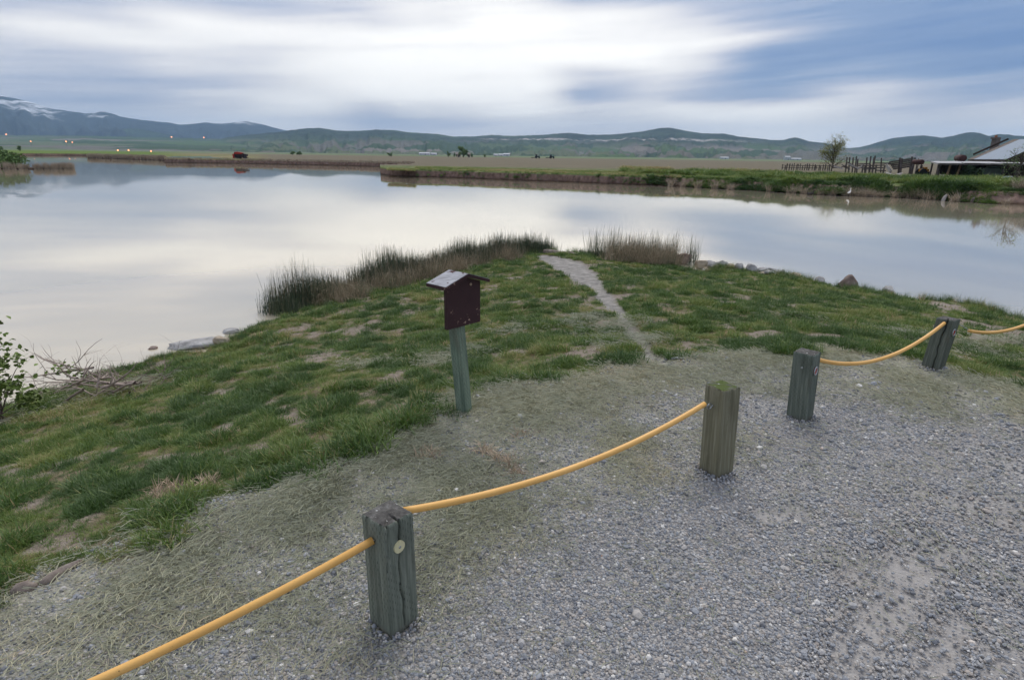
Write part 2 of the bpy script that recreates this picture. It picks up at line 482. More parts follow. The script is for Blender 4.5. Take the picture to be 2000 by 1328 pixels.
# bare or trodden spots in the turf: pixel, half width in px, squash
BARE = [(800, 676, 30), (1430, 640, 22), (580, 822, 34), (1110, 672, 22), (1925, 640, 60), (1960, 660, 70), (1850, 600, 40), (330, 960, 45), (60, 985, 30), (1130, 555, 40), (1290, 640, 14), (1640, 690, 40)]
bare_w = []
for a, b, w in BARE:
    p = G(a, b); q = G(a + w, b); bare_w.append((p[0], p[1], abs(q[0] - p[0])))
def baremask(x, y):
    m = np.zeros(np.shape(x))
    for bx, by, w in bare_w:
        d = np.hypot(x - bx, (y - by) / 1.3) / w + (fbm(x * 3, y * 3, 21) - .5) * .9
        m = np.maximum(m, sstep(1.1, .6, d))
    m = np.maximum(m, .9 * sstep(.66, .78, fbm(x * .8, y * .9, 31, 4)))
    return np.maximum(m, .85 * sstep(.58, .70, fbm(x * 2.6, y * 3.0, 33, 3)))
def haymask(x, y, g):
    n = fbm(x * .9, y * .9, 41) - .5
    a = sstep(-1.7, .15, g + n * 1.6 + .30 * sstep(1.0, -1.5, x))
    return a * sstep(.22, -.05, g) * (.72 + .28 * sstep(1.5, 3.0, y))
# wheel-worn dusty patches on the gravel
DUST_PX = [[(1620, 1400, 60), (1660, 1300, 62), (1720, 1200, 60), (1790, 1130, 62), (1850, 1075, 50)], [(1780, 1400, 45), (1830, 1290, 45), (1880, 1210, 30)], [(1960, 1400, 70), (1985, 1290, 60)], [(1690, 1120, 60), (1800, 1110, 60)], [(1480, 1010, 25), (1560, 1000, 30)]]
dust_w = []
for tr_ in DUST_PX:
    dust_w.append([(*PZ(a, b, 0)[:2], w * PZ(a, b, 0)[1] / FPX * 1.15) for a, b, w in tr_])
def dustmask(x, y):
    m = np.zeros(np.shape(x)); nz = fbm(x * 2.4, y * 2.4, 55, 4) - .5
    for tr_ in dust_w:
        for (ax, ay, aw), (bx, by, bw) in zip(tr_[:-1], tr_[1:]):
            dx, dy = bx - ax, by - ay; t = np.clip(((x - ax) * dx + (y - ay) * dy) / (dx * dx + dy * dy), 0, 1)
            d = np.hypot(x - ax - t * dx, y - ay - t * dy) / (aw + (bw - aw) * t)
            m = np.maximum(m, sstep(1.7, .1, d + nz * .9))
    return np.maximum(m, .65 * sstep(.58, .72, fbm(x * .9 + y * .3, y * 1.4, 61)) * (x > .8))

gx = np.unique(np.concatenate([np.linspace(-70, -16, 40), np.arange(-16, 18, .085), np.linspace(18, 90, 60)]))
gy = np.unique(np.concatenate([np.linspace(-60, .4, 50), np.arange(.4, 7, .05), np.arange(7, 24, .1), np.linspace(24, 40, 12)]))
X, Y = np.meshgrid(gx, gy)
S_, G_ = fields(X, Y)
Z = height(X, Y, (S_, G_))
PM = pathmask(X, Y); BM = baremask(X, Y) * sstep(.0, .3, G_); HM = haymask(X, Y, G_); DM = dustmask(X, Y)
Z = Z - .025 * PM * (G_ > 0) - .012 * DM
cells = (S_[:-1, :-1] > -3.5)
gm = NT('ground_surface')
P = gm.pos()
gr_a = gm.attr('grav'); pa = gm.attr('path'); ba = gm.attr('bare'); ha = gm.attr('hay'); du = gm.attr('dust')
# gravel: cells of small stones
STONES = [(0, lin(104, 105, 106)), (.25, lin(130, 133, 138)), (.45, lin(148, 151, 157)), (.62, lin(160, 159, 158)), (.78, lin(170, 163, 154)), (.9, lin(196, 194, 190)), (1, lin(216, 213, 206))]
v1 = gm.voro(P, 75, out='Color'); v1d = gm.voro(P, 75, out='Distance')
v2 = gm.voro(P, 150, out='Color'); v2d = gm.voro(P, 150, out='Distance')
c1 = gm.ramp(gm.sep(v1)[0], STONES); c2 = gm.ramp(gm.sep(v2)[0], STONES)
grc = gm.mix(.45, c1, c2)
grc = gm.mix(gm.mr(v1d, .25, .75), grc, gm.mix(.5, grc, lin(96, 97, 99)))
fine = gm.noise(P, 2.0, 5)
grc = gm.mix(gm.mr(fine, .35, .7, 0, .35), grc, lin(132, 126, 120))
dust = gm.mix(gm.noise(P, 30, 5), lin(152, 149, 147), lin(170, 167, 164))
dust = gm.mix(gm.mr(gm.voro(P, 110, out='Distance'), .05, .16), lin(126, 128, 132), dust)
grc = gm.mix(gm.math('MULTIPLY', du, .75), grc, dust)
hayc = gm.ramp(gm.noise(gm.map(P, (14, 50, 10), (0, 0, .5)), 3, 5, .7), [(.3, lin(144, 144, 128)), (.55, lin(167, 165, 146)), (.75, lin(181, 176, 157))])
grc = gm.mix(gm.math('MULTIPLY', ha, .7), grc, hayc)
# soil under the turf
soil = gm.ramp(gm.noise(P, 7, 6, .65), [(.3, lin(80, 74, 60)), (.5, lin(112, 103, 82)), (.7, lin(138, 124, 104))])
soil = gm.mix(gm.mr(gm.noise(P, 1.2, 4), .45, .6, 0, .6), soil, lin(92, 98, 62))
soil = gm.mix(gm.math('MULTIPLY', ba, .85), soil, gm.ramp(gm.noise(P, 16, 5), [(.3, lin(116, 104, 96)), (.7, lin(156, 146, 138))]))
pc = gm.ramp(gm.noise(P, 6, 6, .65), [(.25, lin(100, 99, 97)), (.5, lin(138, 135, 131)), (.75, lin(168, 165, 161))])
soil = gm.mix(pa, soil, pc)
gcol = gm.mix(gr_a, soil, grc)
hgt = gm.math('ADD', gm.math('MULTIPLY', gm.math('SUBTRACT', 1, v1d), gm.math('SUBTRACT', 1, gm.math('MULTIPLY', du, .8))), gm.math('MULTIPLY', gm.noise(P, 60, 5), .6))
MAT_GROUND = gm.pbr(gcol, .95, 0, gm.bump(hgt, .8, .012), .15)
grav = sstep(.12, -.12, G_ + (fbm(X * 3, Y * 3, 77) - .5) * .5)
ground = gridmesh('ground', X, Y, Z, MAT_GROUND, {'grav': grav, 'path': PM * (G_ > -.4), 'bare': BM, 'hay': HM, 'dust': DM}, cells)
tag(ground, kind='structure')

# lake bed far and wide below everything
bed = MB(); bed.add([(12000 * math.cos(a), 12000 * math.sin(a), -2.7) for a in np.linspace(0, 2 * math.pi, 65)[:-1]], [tuple(range(64))])
tag(obj('lake_bed', bed, plain('mud', lin(96, 90, 76), .95, .2, .05)), kind='structure')

# ------------------------------------------------------------------ the lake
wm = NT('lake_water')
P = wm.pos()
sxy = wm.sep(P)
nrm1 = wm.noise(wm.map(P, (.05, .35, 1)), 1.0, 4, .5)
nrm2 = wm.noise(wm.map(P, (.9, 1.3, 1)), 1.0, 3, .5)
hsum = wm.math('ADD', nrm1, wm.math('MULTIPLY', nrm2, .05))
bmp = wm.bump(hsum, .012, .25)
lw = wm.n.new('ShaderNodeLayerWeight'); lw.inputs['Blend'].default_value = .5
fac = wm.ramp(lw.outputs['Facing'], [(0, (.03,) * 3), (.45, (.08,) * 3), (.62, (.17,) * 3), (.76, (.43,) * 3), (.88, (.74,) * 3), (.96, (.92,) * 3), (1, (.97,) * 3)])
ripple = wm.noise(wm.map(P, (.006, .03, 1), loc=(3, 1, 0)), 1.0, 3, .5)
dfw = wm.n.new('ShaderNodeBsdfDiffuse')
wm.set(dfw.inputs[0], wm.ramp(wm.noise(P, .12, 3), [(.3, lin(190, 181, 160)), (.7, lin(200, 191, 172))]))
gl = wm.n.new('ShaderNodeBsdfGlossy'); wm.set(gl.inputs['Roughness'], wm.mr(ripple, .4, .62, .018, .05))
gl.inputs[0].default_value = (1, .955, .885, 1); wm.l.new(bmp, gl.inputs['Normal'])
mxw = wm.n.new('ShaderNodeMixShader'); wm.l.new(fac, mxw.inputs[0])
wm.l.new(dfw.outputs[0], mxw.inputs[1]); wm.l.new(gl.outputs[0], mxw.inputs[2]); wm.l.new(mxw.outputs[0], wm.out.inputs[0])
lk = MB().quad((-420, -50, WZ), (420, -50, WZ), (420, 420, WZ), (-420, 420, WZ))
tag(obj('lake', lk, wm.m), kind='structure')

# ------------------------------------------------------------------ land across the water, built as radial strips behind each waterline
def field_material():
    t = NT('far_field')
    P = t.pos(); s = t.sep(P)
    r = t.math('SQRT', t.math('ADD', t.math('MULTIPLY', s[0], s[0]), t.math('MULTIPLY', s[1], s[1])))
    edge_n = t.math('MULTIPLY', t.math('SUBTRACT', t.noise(P, .03, 4), .5), 40)
    rr = t.math('ADD', r, edge_n)
    n = t.noise(t.map(P, (1, .35, 1)), .35, 6, .65)
    green = t.ramp(n, [(.3, lin(66, 84, 46)), (.5, lin(86, 102, 56)), (.68, lin(124, 126, 86)), (.8, lin(142, 132, 104))])
    tan = t.ramp(t.noise(t.map(P, (.25, 1, 1)), .5, 5, .6), [(.3, lin(92, 84, 74)), (.6, lin(114, 102, 92)), (.8, lin(132, 122, 106))])
    furrow = t.noise(t.map(P, (.02, .25, 1)), 1, 4)
    tan = t.mix(t.mr(furrow, .45, .6, 0, .45), tan, lin(104, 92, 84))
    tan = t.mix(.25, tan, lin(100, 106, 70))
    c = t.mix(t.mr(rr, 92, 118), green, tan)
    c = t.mix(t.mr(t.math('MULTIPLY', s[0], -1), 5, 55, 0, .0), c, green)
    far = t.ramp(t.noise(t.map(P, (.0016, .004, 1)), 1.0, 3), [(.35, lin(78, 98, 70)), (.5, lin(98, 114, 80)), (.62, lin(138, 128, 116))])
    c = t.mix(t.mr(r, 470, 560), c, far)
    left = t.ramp(t.noise(t.map(P, (.4, .1, 1)), .2, 5), [(.35, lin(92, 98, 58)), (.55, lin(124, 118, 84)), (.7, lin(140, 126, 104))])
    az_ = t.math('ARCTAN2', s[0], s[1])
    lm = t.mr(az_, R(-21.), R(-24.))
    lm2 = t.math('MULTIPLY', lm, t.mr(r, 520, 420))
    c = t.mix(lm2, c, left)
    gl_ = t.math('MULTIPLY', t.mr(az_, R(-27), R(-31)), t.math('MULTIPLY', t.mr(r, 250, 290), t.mr(r, 900, 700)))
    c = t.mix(gl_, c, lin(92, 112, 52))
    # bare soil on the cut bank
    bank = t.mr(s[2], LAND - .06, LAND - .22)
    soilc = t.ramp(t.noise(P, 1.6, 6, .7), [(.3, lin(74, 60, 54)), (.55, lin(112, 94, 86)), (.75, lin(140, 120, 112))])
    soilc = t.mix(t.mr(s[2], WZ + .28, WZ + .05), soilc, lin(74, 60, 50))
    c = t.mix(bank, c, soilc)
    return t.pbr(c, .95, 0, t.bump(t.noise(P, 3, 6, .7), .6, .15), .1)
MAT_FIELD = field_material()
def px_az(px, py): return math.atan2(ray(px, py)[0], ray(px, py)[1])
def land_strip(name, wl, az0, az1, n, grassy=None, back=None, rmax=11500, taper=None):
    """wl: waterline pixels; az0/az1 limits; back: pixels of a rear waterline"""
    A = np.linspace(az0, az1, n)
    def radial(w):
        pts = [PZ(a, b, WZ) for a, b in w]; az_ = [math.atan2(p[0], p[1]) for p in pts]; rr = [math.hypot(p[0], p[1]) for p in pts]
        o = np.argsort(az_); return np.interp(A, np.array(az_)[o], np.array(rr)[o])
    rs = radial(wl); rs = rs * (1 + (fbm(A * 60, A * 0, 91, 4) - .5) * .025)
    offs = [-5, -.5, 0, .12, .3, .45, .62, .9, 1.4, 2.2, 3.5, 5.5, 8, 11, 15, 20, 26, 33, 42, 55, 75, 100, 140, 200, 300, 450, 700, 1100, 1800, 3000, 5000, 8000, 11500]
    zz =   [WZ - 1, WZ - .2, WZ - .02, WZ + .22, WZ + .55, WZ + .8, LAND - .08, LAND, LAND + .02] + [LAND] * 24
    if back is not None:
        rb = radial(back)
    XX = []; YY = []; ZZ = []
    for o, z in zip(offs, zz):
        off = np.full(n, float(o)); zc = np.full(n, float(z))
        if 0 < o < 6 and grassy is not None:      # gentler, overgrown bank where grassy is 1
            gg = grassy(A); off = off * (1 + 3.2 * gg) if o < 1 else np.maximum(off, .9 * (1 + 3.2 * gg) + o * .3)
        jit = (fbm(A * 320, A * 0 + o * .6, 95, 3) - .5) * (.5 if 0 < o < 1.3 else .15)
        rr = rs + off + (jit if 0 < o < 3 else 0)
        zc = zc + (fbm(A * 240, A * 0 + o, 97, 3) - .5) * (.22 if .2 < o < 9 else 0)
        if back is not None:
            rr = np.minimum(rr, np.maximum(rb - .1, rs + .2)); zc = np.where(rs + off >= rb - .3, np.minimum(zc, WZ - .3 * np.minimum(1, (rs + off - rb + .3))), zc)
        rr = np.minimum(rr, rmax)
        XX.append(np.sin(A) * rr); YY.append(np.cos(A) * rr); ZZ.append(zc)
    ob = gridmesh(name, np.array(XX), np.array(YY), np.array(ZZ), MAT_FIELD)
    return tag(ob, kind='structure'), A, rs
WL_A = [(2700, 430), (2300, 415), (2050, 404), (2000, 401), (1900, 397), (1800, 389), (1700, 384.5), (1600, 381), (1500, 375), (1400, 369), (1300, 364), (1200, 360.5), (1100, 356.5), (1000, 353), (900, 349), (800, 346), (760, 344), (743, 341), (700, 337)]
WL_AB = [(700, 331), (745, 331.5), (780, 330), (812, 327.5)]
WL_B = [(820, 328), (700, 325), (600, 322.7), (500, 320.7), (400, 319), (322, 318), (300, 317)]
WL_C = [(330, 314), (300, 313.5), (235, 311), (170, 309), (150, 308.5)]
WL_D = [(200, 305), (100, 304.4), (0, 304), (-300, 303), (-700, 300)]
azT = px_az(743, 338); azS = px_az(810, 330); azB = px_az(322, 316); azC = px_az(172, 308)
grassyA = lambda A: sstep(px_az(1230, 350), px_az(1420, 350), A) * .9
sA1, _, _ = land_strip('far_bank_tip', WL_A, azT, azS, 60, None, WL_AB)
sA, AZA, RSA = land_strip('far_bank', WL_A, azS, px_az(2700, 420), 700, grassyA)
sB, AZB, RSB = land_strip('far_shore', WL_B, azB, azS, 300)
sC, AZC, RSC = land_strip('marsh_shore', WL_C, azC, azB, 120)
sD, AZD, RSD = land_strip('distant_shore', WL_D, px_az(-700, 300), azC, 200)
# a bright pool lying in the far-left meadow
pl = MB(); a0, a1 = px_az(322, 304), px_az(440, 304)
r0, r1 = 175, 260
pl.add([(math.sin(a) * r, math.cos(a) * r, LAND + .03) for a, r in [(a0, r0 + 25), (a0 + .03, r0 + 8), (a1 - .05, r0), (a1, r0 + 12), (a1 - .02, r1 - 30), (a0 + .06, r1), (a0 + .01, r1 - 20)]], [(0, 1, 2, 3, 4, 5, 6)])
tag(obj('pool', pl, wm.m), kind='structure')

# ------------------------------------------------------------------ hills and mountains
def hill_material(name, snow=False, tanfac=.5, pit=False, base=((62, 80, 66), (84, 102, 76))):
    t = NT(name); P = t.pos(); s = t.sep(P)
    n = t.noise(P, .0022, 7, .62)
    c = t.ramp(n, [(.32, lin(*[x * .72 for x in base[0]])), (.5, lin(*base[0])), (.68, lin(*base[1]))])
    blot = t.mr(t.noise(P, .010, 7, .75), .48, .60, 0, .75)
    c = t.mix(blot, c, lin(36, 46, 40))  # dark blotches, contrast raised in the colour to suggest shaded relief
    c = t.mix(t.mr(t.noise(P, .005, 6, .7), .56, .68, 0, .3), c, lin(98, 100, 90))
    # fields on the lower slopes: elongated plots of several crops
    q = t.map(P, (.0018, .0018, .014), (0, 0, .35))
    plot = t.sep(t.voro(q, 1.6, out='Color'))[0]
    pcx = t.ramp(plot, [(0, lin(70, 90, 66)), (.2, lin(88, 110, 76)), (.36, lin(104, 114, 90)), (.5, lin(76, 94, 72)), (.64, lin(116, 114, 106)), (.76, lin(94, 112, 82)), (.9, lin(134, 128, 122))], 'CONSTANT')
    low = t.mr(t.math('ADD', s[2], t.math('MULTIPLY', t.math('SUBTRACT', n, .5), 90)), 40, 95, 1, 0)
    c = t.mix(t.math('MULTIPLY', low, tanfac), c, pcx)
    if pit:
        zb = t.math('ADD', s[2], t.math('MULTIPLY', t.math('SUBTRACT', t.noise(P, .003, 4), .5), 40))
        band = t.math('MULTIPLY', t.mr(zb, 88, 94), t.mr(zb, 108, 101))
        band = t.math('MULTIPLY', band, t.mr(t.noise(t.map(P, (1, 1, .2)), .006, 6, .7), .44, .54))
        az_ = t.math('ARCTAN2', s[0], s[1])
        band = t.math('MULTIPLY', band, t.math('MULTIPLY', t.mr(az_, R(-4), R(-1)), t.mr(az_, R(24), R(14))))
        c = t.mix(t.math('MULTIPLY', band, .85), c, lin(198, 190, 188))
    if snow:
        zz = t.math('ADD', s[2], t.math('MULTIPLY', t.math('SUBTRACT', t.noise(P, .0016, 6, .65), .5), 500))
        st = t.noise(t.map(P, (1, .25, .35), (0, .4, .5)), .006, 6, .65)
        sn = t.math('MULTIPLY', t.mr(zz, 330, 470), t.mr(st, .47, .56))
        c = t.mix(sn, c, (.82, .85, .9))
    return t.pbr(c, .95, 0, t.bump(t.noise(P, .008, 7, .68), .9, 60), .05)
def ridge(name, prof, D, r0, mat, n=420, gull=.10, power=2.0, foot=0., seed=0):
    aa = []; tt = []
    for px, py in prof:
        a, e = azel(px, py); aa.append(R(a)); tt.append(math.tan(R(e)))
    A = np.linspace(aa[0], aa[-1], n)
    T = np.interp(A, aa, tt)
    k = np.ones(5) / 5; T2 = np.convolve(np.pad(T, 2, mode='edge'), k, 'valid'); T = .5 * T + .5 * T2
    D = D * (1 + .08 * (fbm(A * 6, A * 0, seed + 3) - .5))
    H = CAM[2] + D * np.maximum(T, -.0005) + (fbm(A * 160, A * 0, seed + 5) - .5) * .0011 * D
    tv = np.concatenate([np.linspace(0, 1, 56), [1.04, 1.1, 1.2, 1.35]])
    XX, YY, ZZ = [], [], []
    for t in tv:
        r = r0 + (D - r0) * t
        if t <= 1:
            sh = foot * t + (1 - foot) * t ** power
            wob = (fbm(A * 26 + t * 1.3, t * 7 + A * 0, seed + 11, 5) - .5) * 2 + (np.abs(fbm(A * 55, t * 3 + A * 0, seed + 13, 4) - .5) * -3)
            z = -2 + (H + 2) * sh + H * gull * wob * (4 * t * (1 - t)) ** .8 * min(1, (1 - t) * 5)
            z = np.minimum(z, CAM[2] + (H - CAM[2]) * r / D * (.985 if t < 1 else 1))
        else:
            z = H * (1 - ((t - 1) / .35) ** 1.1 * .95)
        XX.append(np.sin(A) * r); YY.append(np.cos(A) * r); ZZ.append(z)
    return tag(gridmesh(name, np.array(XX), np.array(YY), np.array(ZZ), mat), kind='structure')
MT = hill_material('mountain', True, .5, base=((42, 52, 56), (58, 68, 64)))
HM_ = hill_material('hill_slopes', False, .85, True)
ridge('mountains', [(-420, 205), (-250, 196), (-120, 190), (0, 186), (30, 193), (70, 203), (100, 213), (140, 218), (165, 222), (205, 218), (235, 228), (270, 234), (330, 240), (352, 244), (400, 240), (430, 242), (480, 237), (510, 243), (545, 252), (600, 264), (680, 280), (760, 298)], 9000, 4200, MT, 500, .22, 2.0, .12, 1)
ridge('foothill', [(185, 268), (215, 259), (240, 252), (268, 251), (300, 257), (340, 266)], 6800, 6000, hill_material('foothill_slopes', False, .1, base=((58, 76, 56), (74, 92, 60))), 120, .05, 1.4, .3, 5)
ridge('valley_slope', [(-420, 258), (-200, 260), (0, 264), (150, 265), (300, 268), (450, 272), (560, 280), (640, 294)], 5200, 1700, hill_material('valley_fields', False, 1.0, base=((60, 84, 64), (82, 106, 74))), 260, .04, 1.25, .3, 7)
ridge('hills', [(300, 294), (360, 283), (410, 275), (450, 268), (500, 262), (545, 258), (575, 254), (600, 251), (625, 250.5), (660, 256), (700, 256), (735, 253.5), (775, 255), (800, 259), (850, 262), (885, 267), (925, 267), (960, 264), (1000, 266), (1060, 264), (1110, 259.5), (1150, 264), (1200, 263), (1255, 257), (1290, 250.5), (1310, 250), (1340, 256), (1375, 261), (1415, 261), (1440, 267), (1480, 271), (1510, 274), (1532, 274), (1545, 270), (1555, 268.5), (1566, 272), (1580, 277), (1615, 280), (1640, 287), (1700, 296), (1760, 306)], 4600, 1300, HM_, 700, .20, 1.7, .18, 9)
ridge('eastern_hills', [(1560, 302), (1600, 295), (1640, 291), (1680, 288), (1710, 280), (1745, 270), (1775, 267), (1800, 265), (1825, 267), (1840, 270), (1865, 265), (1885, 260), (1897, 258.5), (1915, 260.5), (1932, 266), (1955, 262), (1980, 265), (2010, 267), (2100, 262), (2250, 275), (2500, 268)], 4900, 1500, hill_material('eastern_slopes', False, .7, base=((52, 72, 62), (72, 94, 70))), 460, .20, 1.8, .15, 15)

# ------------------------------------------------------------------ haze: the air of the valley
hb = MB(); hb.box((0, 2000, (690 - 4.2) / 2), (24600, 24600, 690 + 4.2))
hmat = bpy.data.materials.new('haze_air'); hmat.use_nodes = True
hn = hmat.node_tree.nodes; hn.clear()
pv = hn.new('ShaderNodeVolumePrincipled'); pv.inputs['Color'].default_value = (.46, .70, 1.0, 1); pv.inputs['Density'].default_value = 8.5e-5
pv.inputs['Anisotropy'].default_value = 0.0
ho = hn.new('ShaderNodeOutputMaterial'); hmat.node_tree.links.new(pv.outputs[0], ho.inputs['Volume'])
haze = obj('haze', hb, hmat); tag(haze, 'pale blue haze in the air over the valley', 'haze', kind='stuff')

# ------------------------------------------------------------------ turf on the near ground
GREEN = [(0, lin(54, 80, 42)), (.28, lin(80, 108, 48)), (.5, lin(110, 130, 58)), (.7, lin(142, 142, 86)), (.85, lin(166, 150, 110)), (1, lin(184, 160, 128))]
MAT_GRASS = leafmat('grass_blades', GREEN, .3)
tufts = [blade_tuft(28, .062, .065, 1.0, .0058, 2, .5) for _ in range(7)]
C_TUFT = proto_collection('turf_tuft', tufts, MAT_GRASS)
def cand(n, x0, x1, y0, y1):
    return rng.uniform(x0, x1, n), rng.uniform(y0, y1, n)
x, y = cand(1500000, -13, 19, .9, 20)
r = np.hypot(x, y)
vis = (np.abs(x) < y * 1.02 + 1.2)
k = vis & (rng.random(len(x)) < np.clip((3.6 / r) ** 1.15, .07, 1)); x, y, r = x[k], y[k], r[k]
s, g = fields(x, y)
k = (s > .03) & (g > -.35); x, y, r, s, g = x[k], y[k], r[k], s[k], g[k]
edge_n = (fbm(x * 2.5, y * 2.5, 101) - .5) * .9
pm = pathmask(x, y); bm = baremask(x, y)
clump = fbm(x * 5.5, y * 5.5, 103, 2); big = fbm(x * .7, y * .7, 107, 3)
dens = sstep(-.05, .2, g + edge_n * .6) * (1 - sstep(.05, .5, pm)) * (1 - .93 * bm) * (.35 + .75 * sstep(.30, .55, clump))
k = rng.random(len(x)) < dens; x, y, r, s, g, clump, big = [q[k] for q in (x, y, r, s, g, clump, big)]
z = height(x, y, (s, g))
mow = .34 + .75 * sstep(.45, .78, clump) + .45 * sstep(.35, .05, g) * sstep(.4, .6, clump) + .15 * sstep(.45, .05, s) 
sc = mow * (1 + .035 * r) * rng.uniform(.7, 1.25, len(x))
tint = .40 + (fbm(x * 1.7, y * 1.7, 109, 4) - .5) * .8 + (fbm(x * 6.5, y * 6.5, 119, 2) - .5) * .7 + (rng.random(len(x)) - .5) * .25 - .12 * sstep(.45, .7, clump) - .05 * sstep(.5, .1, s) + .06 * (big - .5)
tint = tint + .45 * (rng.random(len(x)) < .06)
rot = np.stack([rng.normal(0, .12, len(x)), rng.normal(0, .12, len(x)), rng.uniform(0, 6.283, len(x))], -1)
scatter('turf_grass', C_TUFT, 7, np.stack([x, y, z], -1), rot, sc, np.clip(tint, .14, 1), 'short green turf with yellowed patches sloping from gravel to the lake', 'grass')
print('turf', len(x))

# taller grass at the water's edge
tall = [blade_tuft(26, .30, .07, .55, .007, 3, .5, .9) for _ in range(5)]
C_TALL = proto_collection('long_grass', tall, MAT_GRASS)
def along(P, i0, i1, n):                       # random points along a polyline, with outward normals
    P = np.array(P[i0:i1]); d = np.diff(P, axis=0); L = np.hypot(d[:, 0], d[:, 1]); c = np.concatenate([[0], np.cumsum(L)])
    t = rng.uniform(0, c[-1], n); k = np.clip(np.searchsorted(c, t) - 1, 0, len(L) - 1); f = (t - c[k]) / L[k]
    p = P[k] + d[k] * f[:, None]; nn = np.stack([-d[k][:, 1], d[k][:, 0]], -1) / L[k][:, None]
    return p, nn, t
nsh = len(SHORE_PX); i0 = 3
p, nn, t = along(shore, i0, i0 + nsh + 2, 2600)
off = rng.uniform(-.5, .02, len(p)); p = p + nn * off[:, None]
cl = fbm(p[:, 0] * 1.6, p[:, 1] * 1.6, 113, 2)
pm = pathmask(p[:, 0], p[:, 1])
k = (cl > .44) & (pm < .1); p = p[k]; off = off[k]
z = height(p[:, 0], p[:, 1]); z = np.maximum(z, WZ - .05)
n = len(p)
rot = np.stack([rng.normal(0, .2, n), rng.normal(0, .2, n), rng.uniform(0, 6.283, n)], -1)
tt = np.clip(.16 + rng.normal(0, .12, n) + .6 * (rng.random(n) < .2), 0, 1)
scatter('shore_grass', C_TALL, 5, np.stack([p[:, 0], p[:, 1], z], -1), rot, rng.uniform(.3, .75, n) * np.where(p[:, 0] < -3.2, .55, 1), tt, 'long dark green grass tufts fringing the near water edge', 'grass')

# ---- cut hay lying over the gravel and turf
def straw_clump(n, spread, L, w):
    V = []; F = []
    for k in range(n):
        a = random.uniform(0, 6.283); r = spread * math.sqrt(random.random()); bx, by = r * math.cos(a), r * math.sin(a)
        th = random.uniform(0, 6.283); l = L * random.uniform(.35, 1.2); cu = random.uniform(-.5, .5); o = len(V); z0 = random.uniform(.001, .008)
        tilt = random.uniform(-.002, .006)
        for i in range(4):
            t = i / 3; aa = th + cu * t; bx += math.cos(aa) * l / 3; by += math.sin(aa) * l / 3
            V += [(bx - math.sin(aa) * w, by + math.cos(aa) * w, z0 + tilt * t), (bx + math.sin(aa) * w, by - math.cos(aa) * w, z0 + tilt * t + .0015)]
        for i in range(3): F.append((o + 2 * i, o + 2 * i + 1, o + 2 * i + 3, o + 2 * i + 2))
    me = bpy.data.meshes.new('straw'); me.from_pydata(V, [], F); me.update(); return me
HAY = [(0, lin(140, 143, 122)), (.35, lin(163, 165, 142)), (.65, lin(177, 176, 150)), (.85, lin(192, 183, 155)), (1, lin(206, 192, 164))]
MAT_HAY = leafmat('cut_hay', HAY, .1)
C_HAY = proto_collection('straw_clump', [straw_clump(13, .08, .048, .00062) for _ in range(8)], MAT_HAY)
x, y = cand(330000, -5.5, 9, .7, 8.5); r = np.hypot(x, y)
k = (np.abs(x) < y * 1.02 + 1.2) & (rng.random(len(x)) < np.clip((3.2 / r) ** 1.3, .15, 1)); x, y, r = x[k], y[k], r[k]
s, g = fields(x, y); hm = haymask(x, y, g)
hm = np.maximum(hm, .028 * (g < 0))
hm = np.maximum(hm, .3 * sstep(.62, .72, fbm(x * .8, y * .8, 131, 3)) * (g > 0))
hm = hm * (.20 + .75 * sstep(.36, .66, fbm(x * 2.6, y * 2.6, 133, 3))) * (.52 + .48 * sstep(1.7, 3.0, y))
k = (rng.random(len(x)) < hm) & (s > .3); x, y, r, s, g = [q[k] for q in (x, y, r, s, g)]
n = len(x); print('hay', n)
z = height(x, y, (s, g)) + np.where(g > .2, .03, .004)
rot = np.stack([rng.normal(0, .04, n), rng.normal(0, .04, n), rng.uniform(0, 6.283, n)], -1)
tt = np.clip(.42 + (fbm(x * 1.2, y * 1.2, 137) - .5) * .9 + rng.normal(0, .14, n) + .3 * sstep(-.2, -2, x) * sstep(2.8, 1.4, y), 0, 1)
scatter('cut_hay', C_HAY, 8, np.stack([x, y, z], -1), rot, rng.uniform(.7, 1.5, n) * (1 + .04 * r), tt, 'pale cut hay strewn between the turf and the gravel', 'hay')

# ---- loose gravel
def stone_mesh(seed, sub=1, flat=.65):
    import bmesh
    bm_ = bmesh.new(); bmesh.ops.create_icosphere(bm_, subdivisions=sub, radius=.5)
    rs = random.Random(seed); ax = [rs.uniform(.75, 1.25), rs.uniform(.7, 1.0), flat * rs.uniform(.8, 1.2)]
    for v in bm_.verts:
        k = 1 + rs.uniform(-.14, .14); v.co = Vector((v.co.x * ax[0] * k, v.co.y * ax[1] * k, v.co.z * ax[2] * k))
    me = bpy.data.meshes.new('stone'); bm_.to_mesh(me); bm_.free(); return me
tg = NT('gravel_stone'); a = tg.attr('tint', 'INSTANCER')
cst = tg.ramp(a, [(0, lin(94, 97, 103)), (.2, lin(122, 127, 135)), (.42, lin(150, 155, 162)), (.58, lin(166, 166, 166)), (.72, lin(170, 161, 152)), (.84, lin(180, 179, 178)), (.93, lin(218, 217, 214)), (.985, lin(226, 222, 214)), (1, lin(176, 132, 104))])
cst = tg.mix(tg.mr(tg.noise(tg.co(), 4, 3), .3, .7, 0, .35), cst, lin(140, 138, 136))
MAT_STONE = tg.pbr(cst, .85, 0, None, .2)
C_ST = proto_collection('pebble', [stone_mesh(i) for i in range(8)], MAT_STONE)
x, y = cand(1600000, -4.2, 9, .75, 7.5); r = np.hypot(x, y)
k = (np.abs(x) < y * 1.0 + 1.2) & (rng.random(len(x)) < np.clip((2.2 / r) ** 2.2, .03, 1)); x, y, r = x[k], y[k], r[k]
s, g = fields(x, y); hm = haymask(x, y, g); dm = dustmask(x, y)
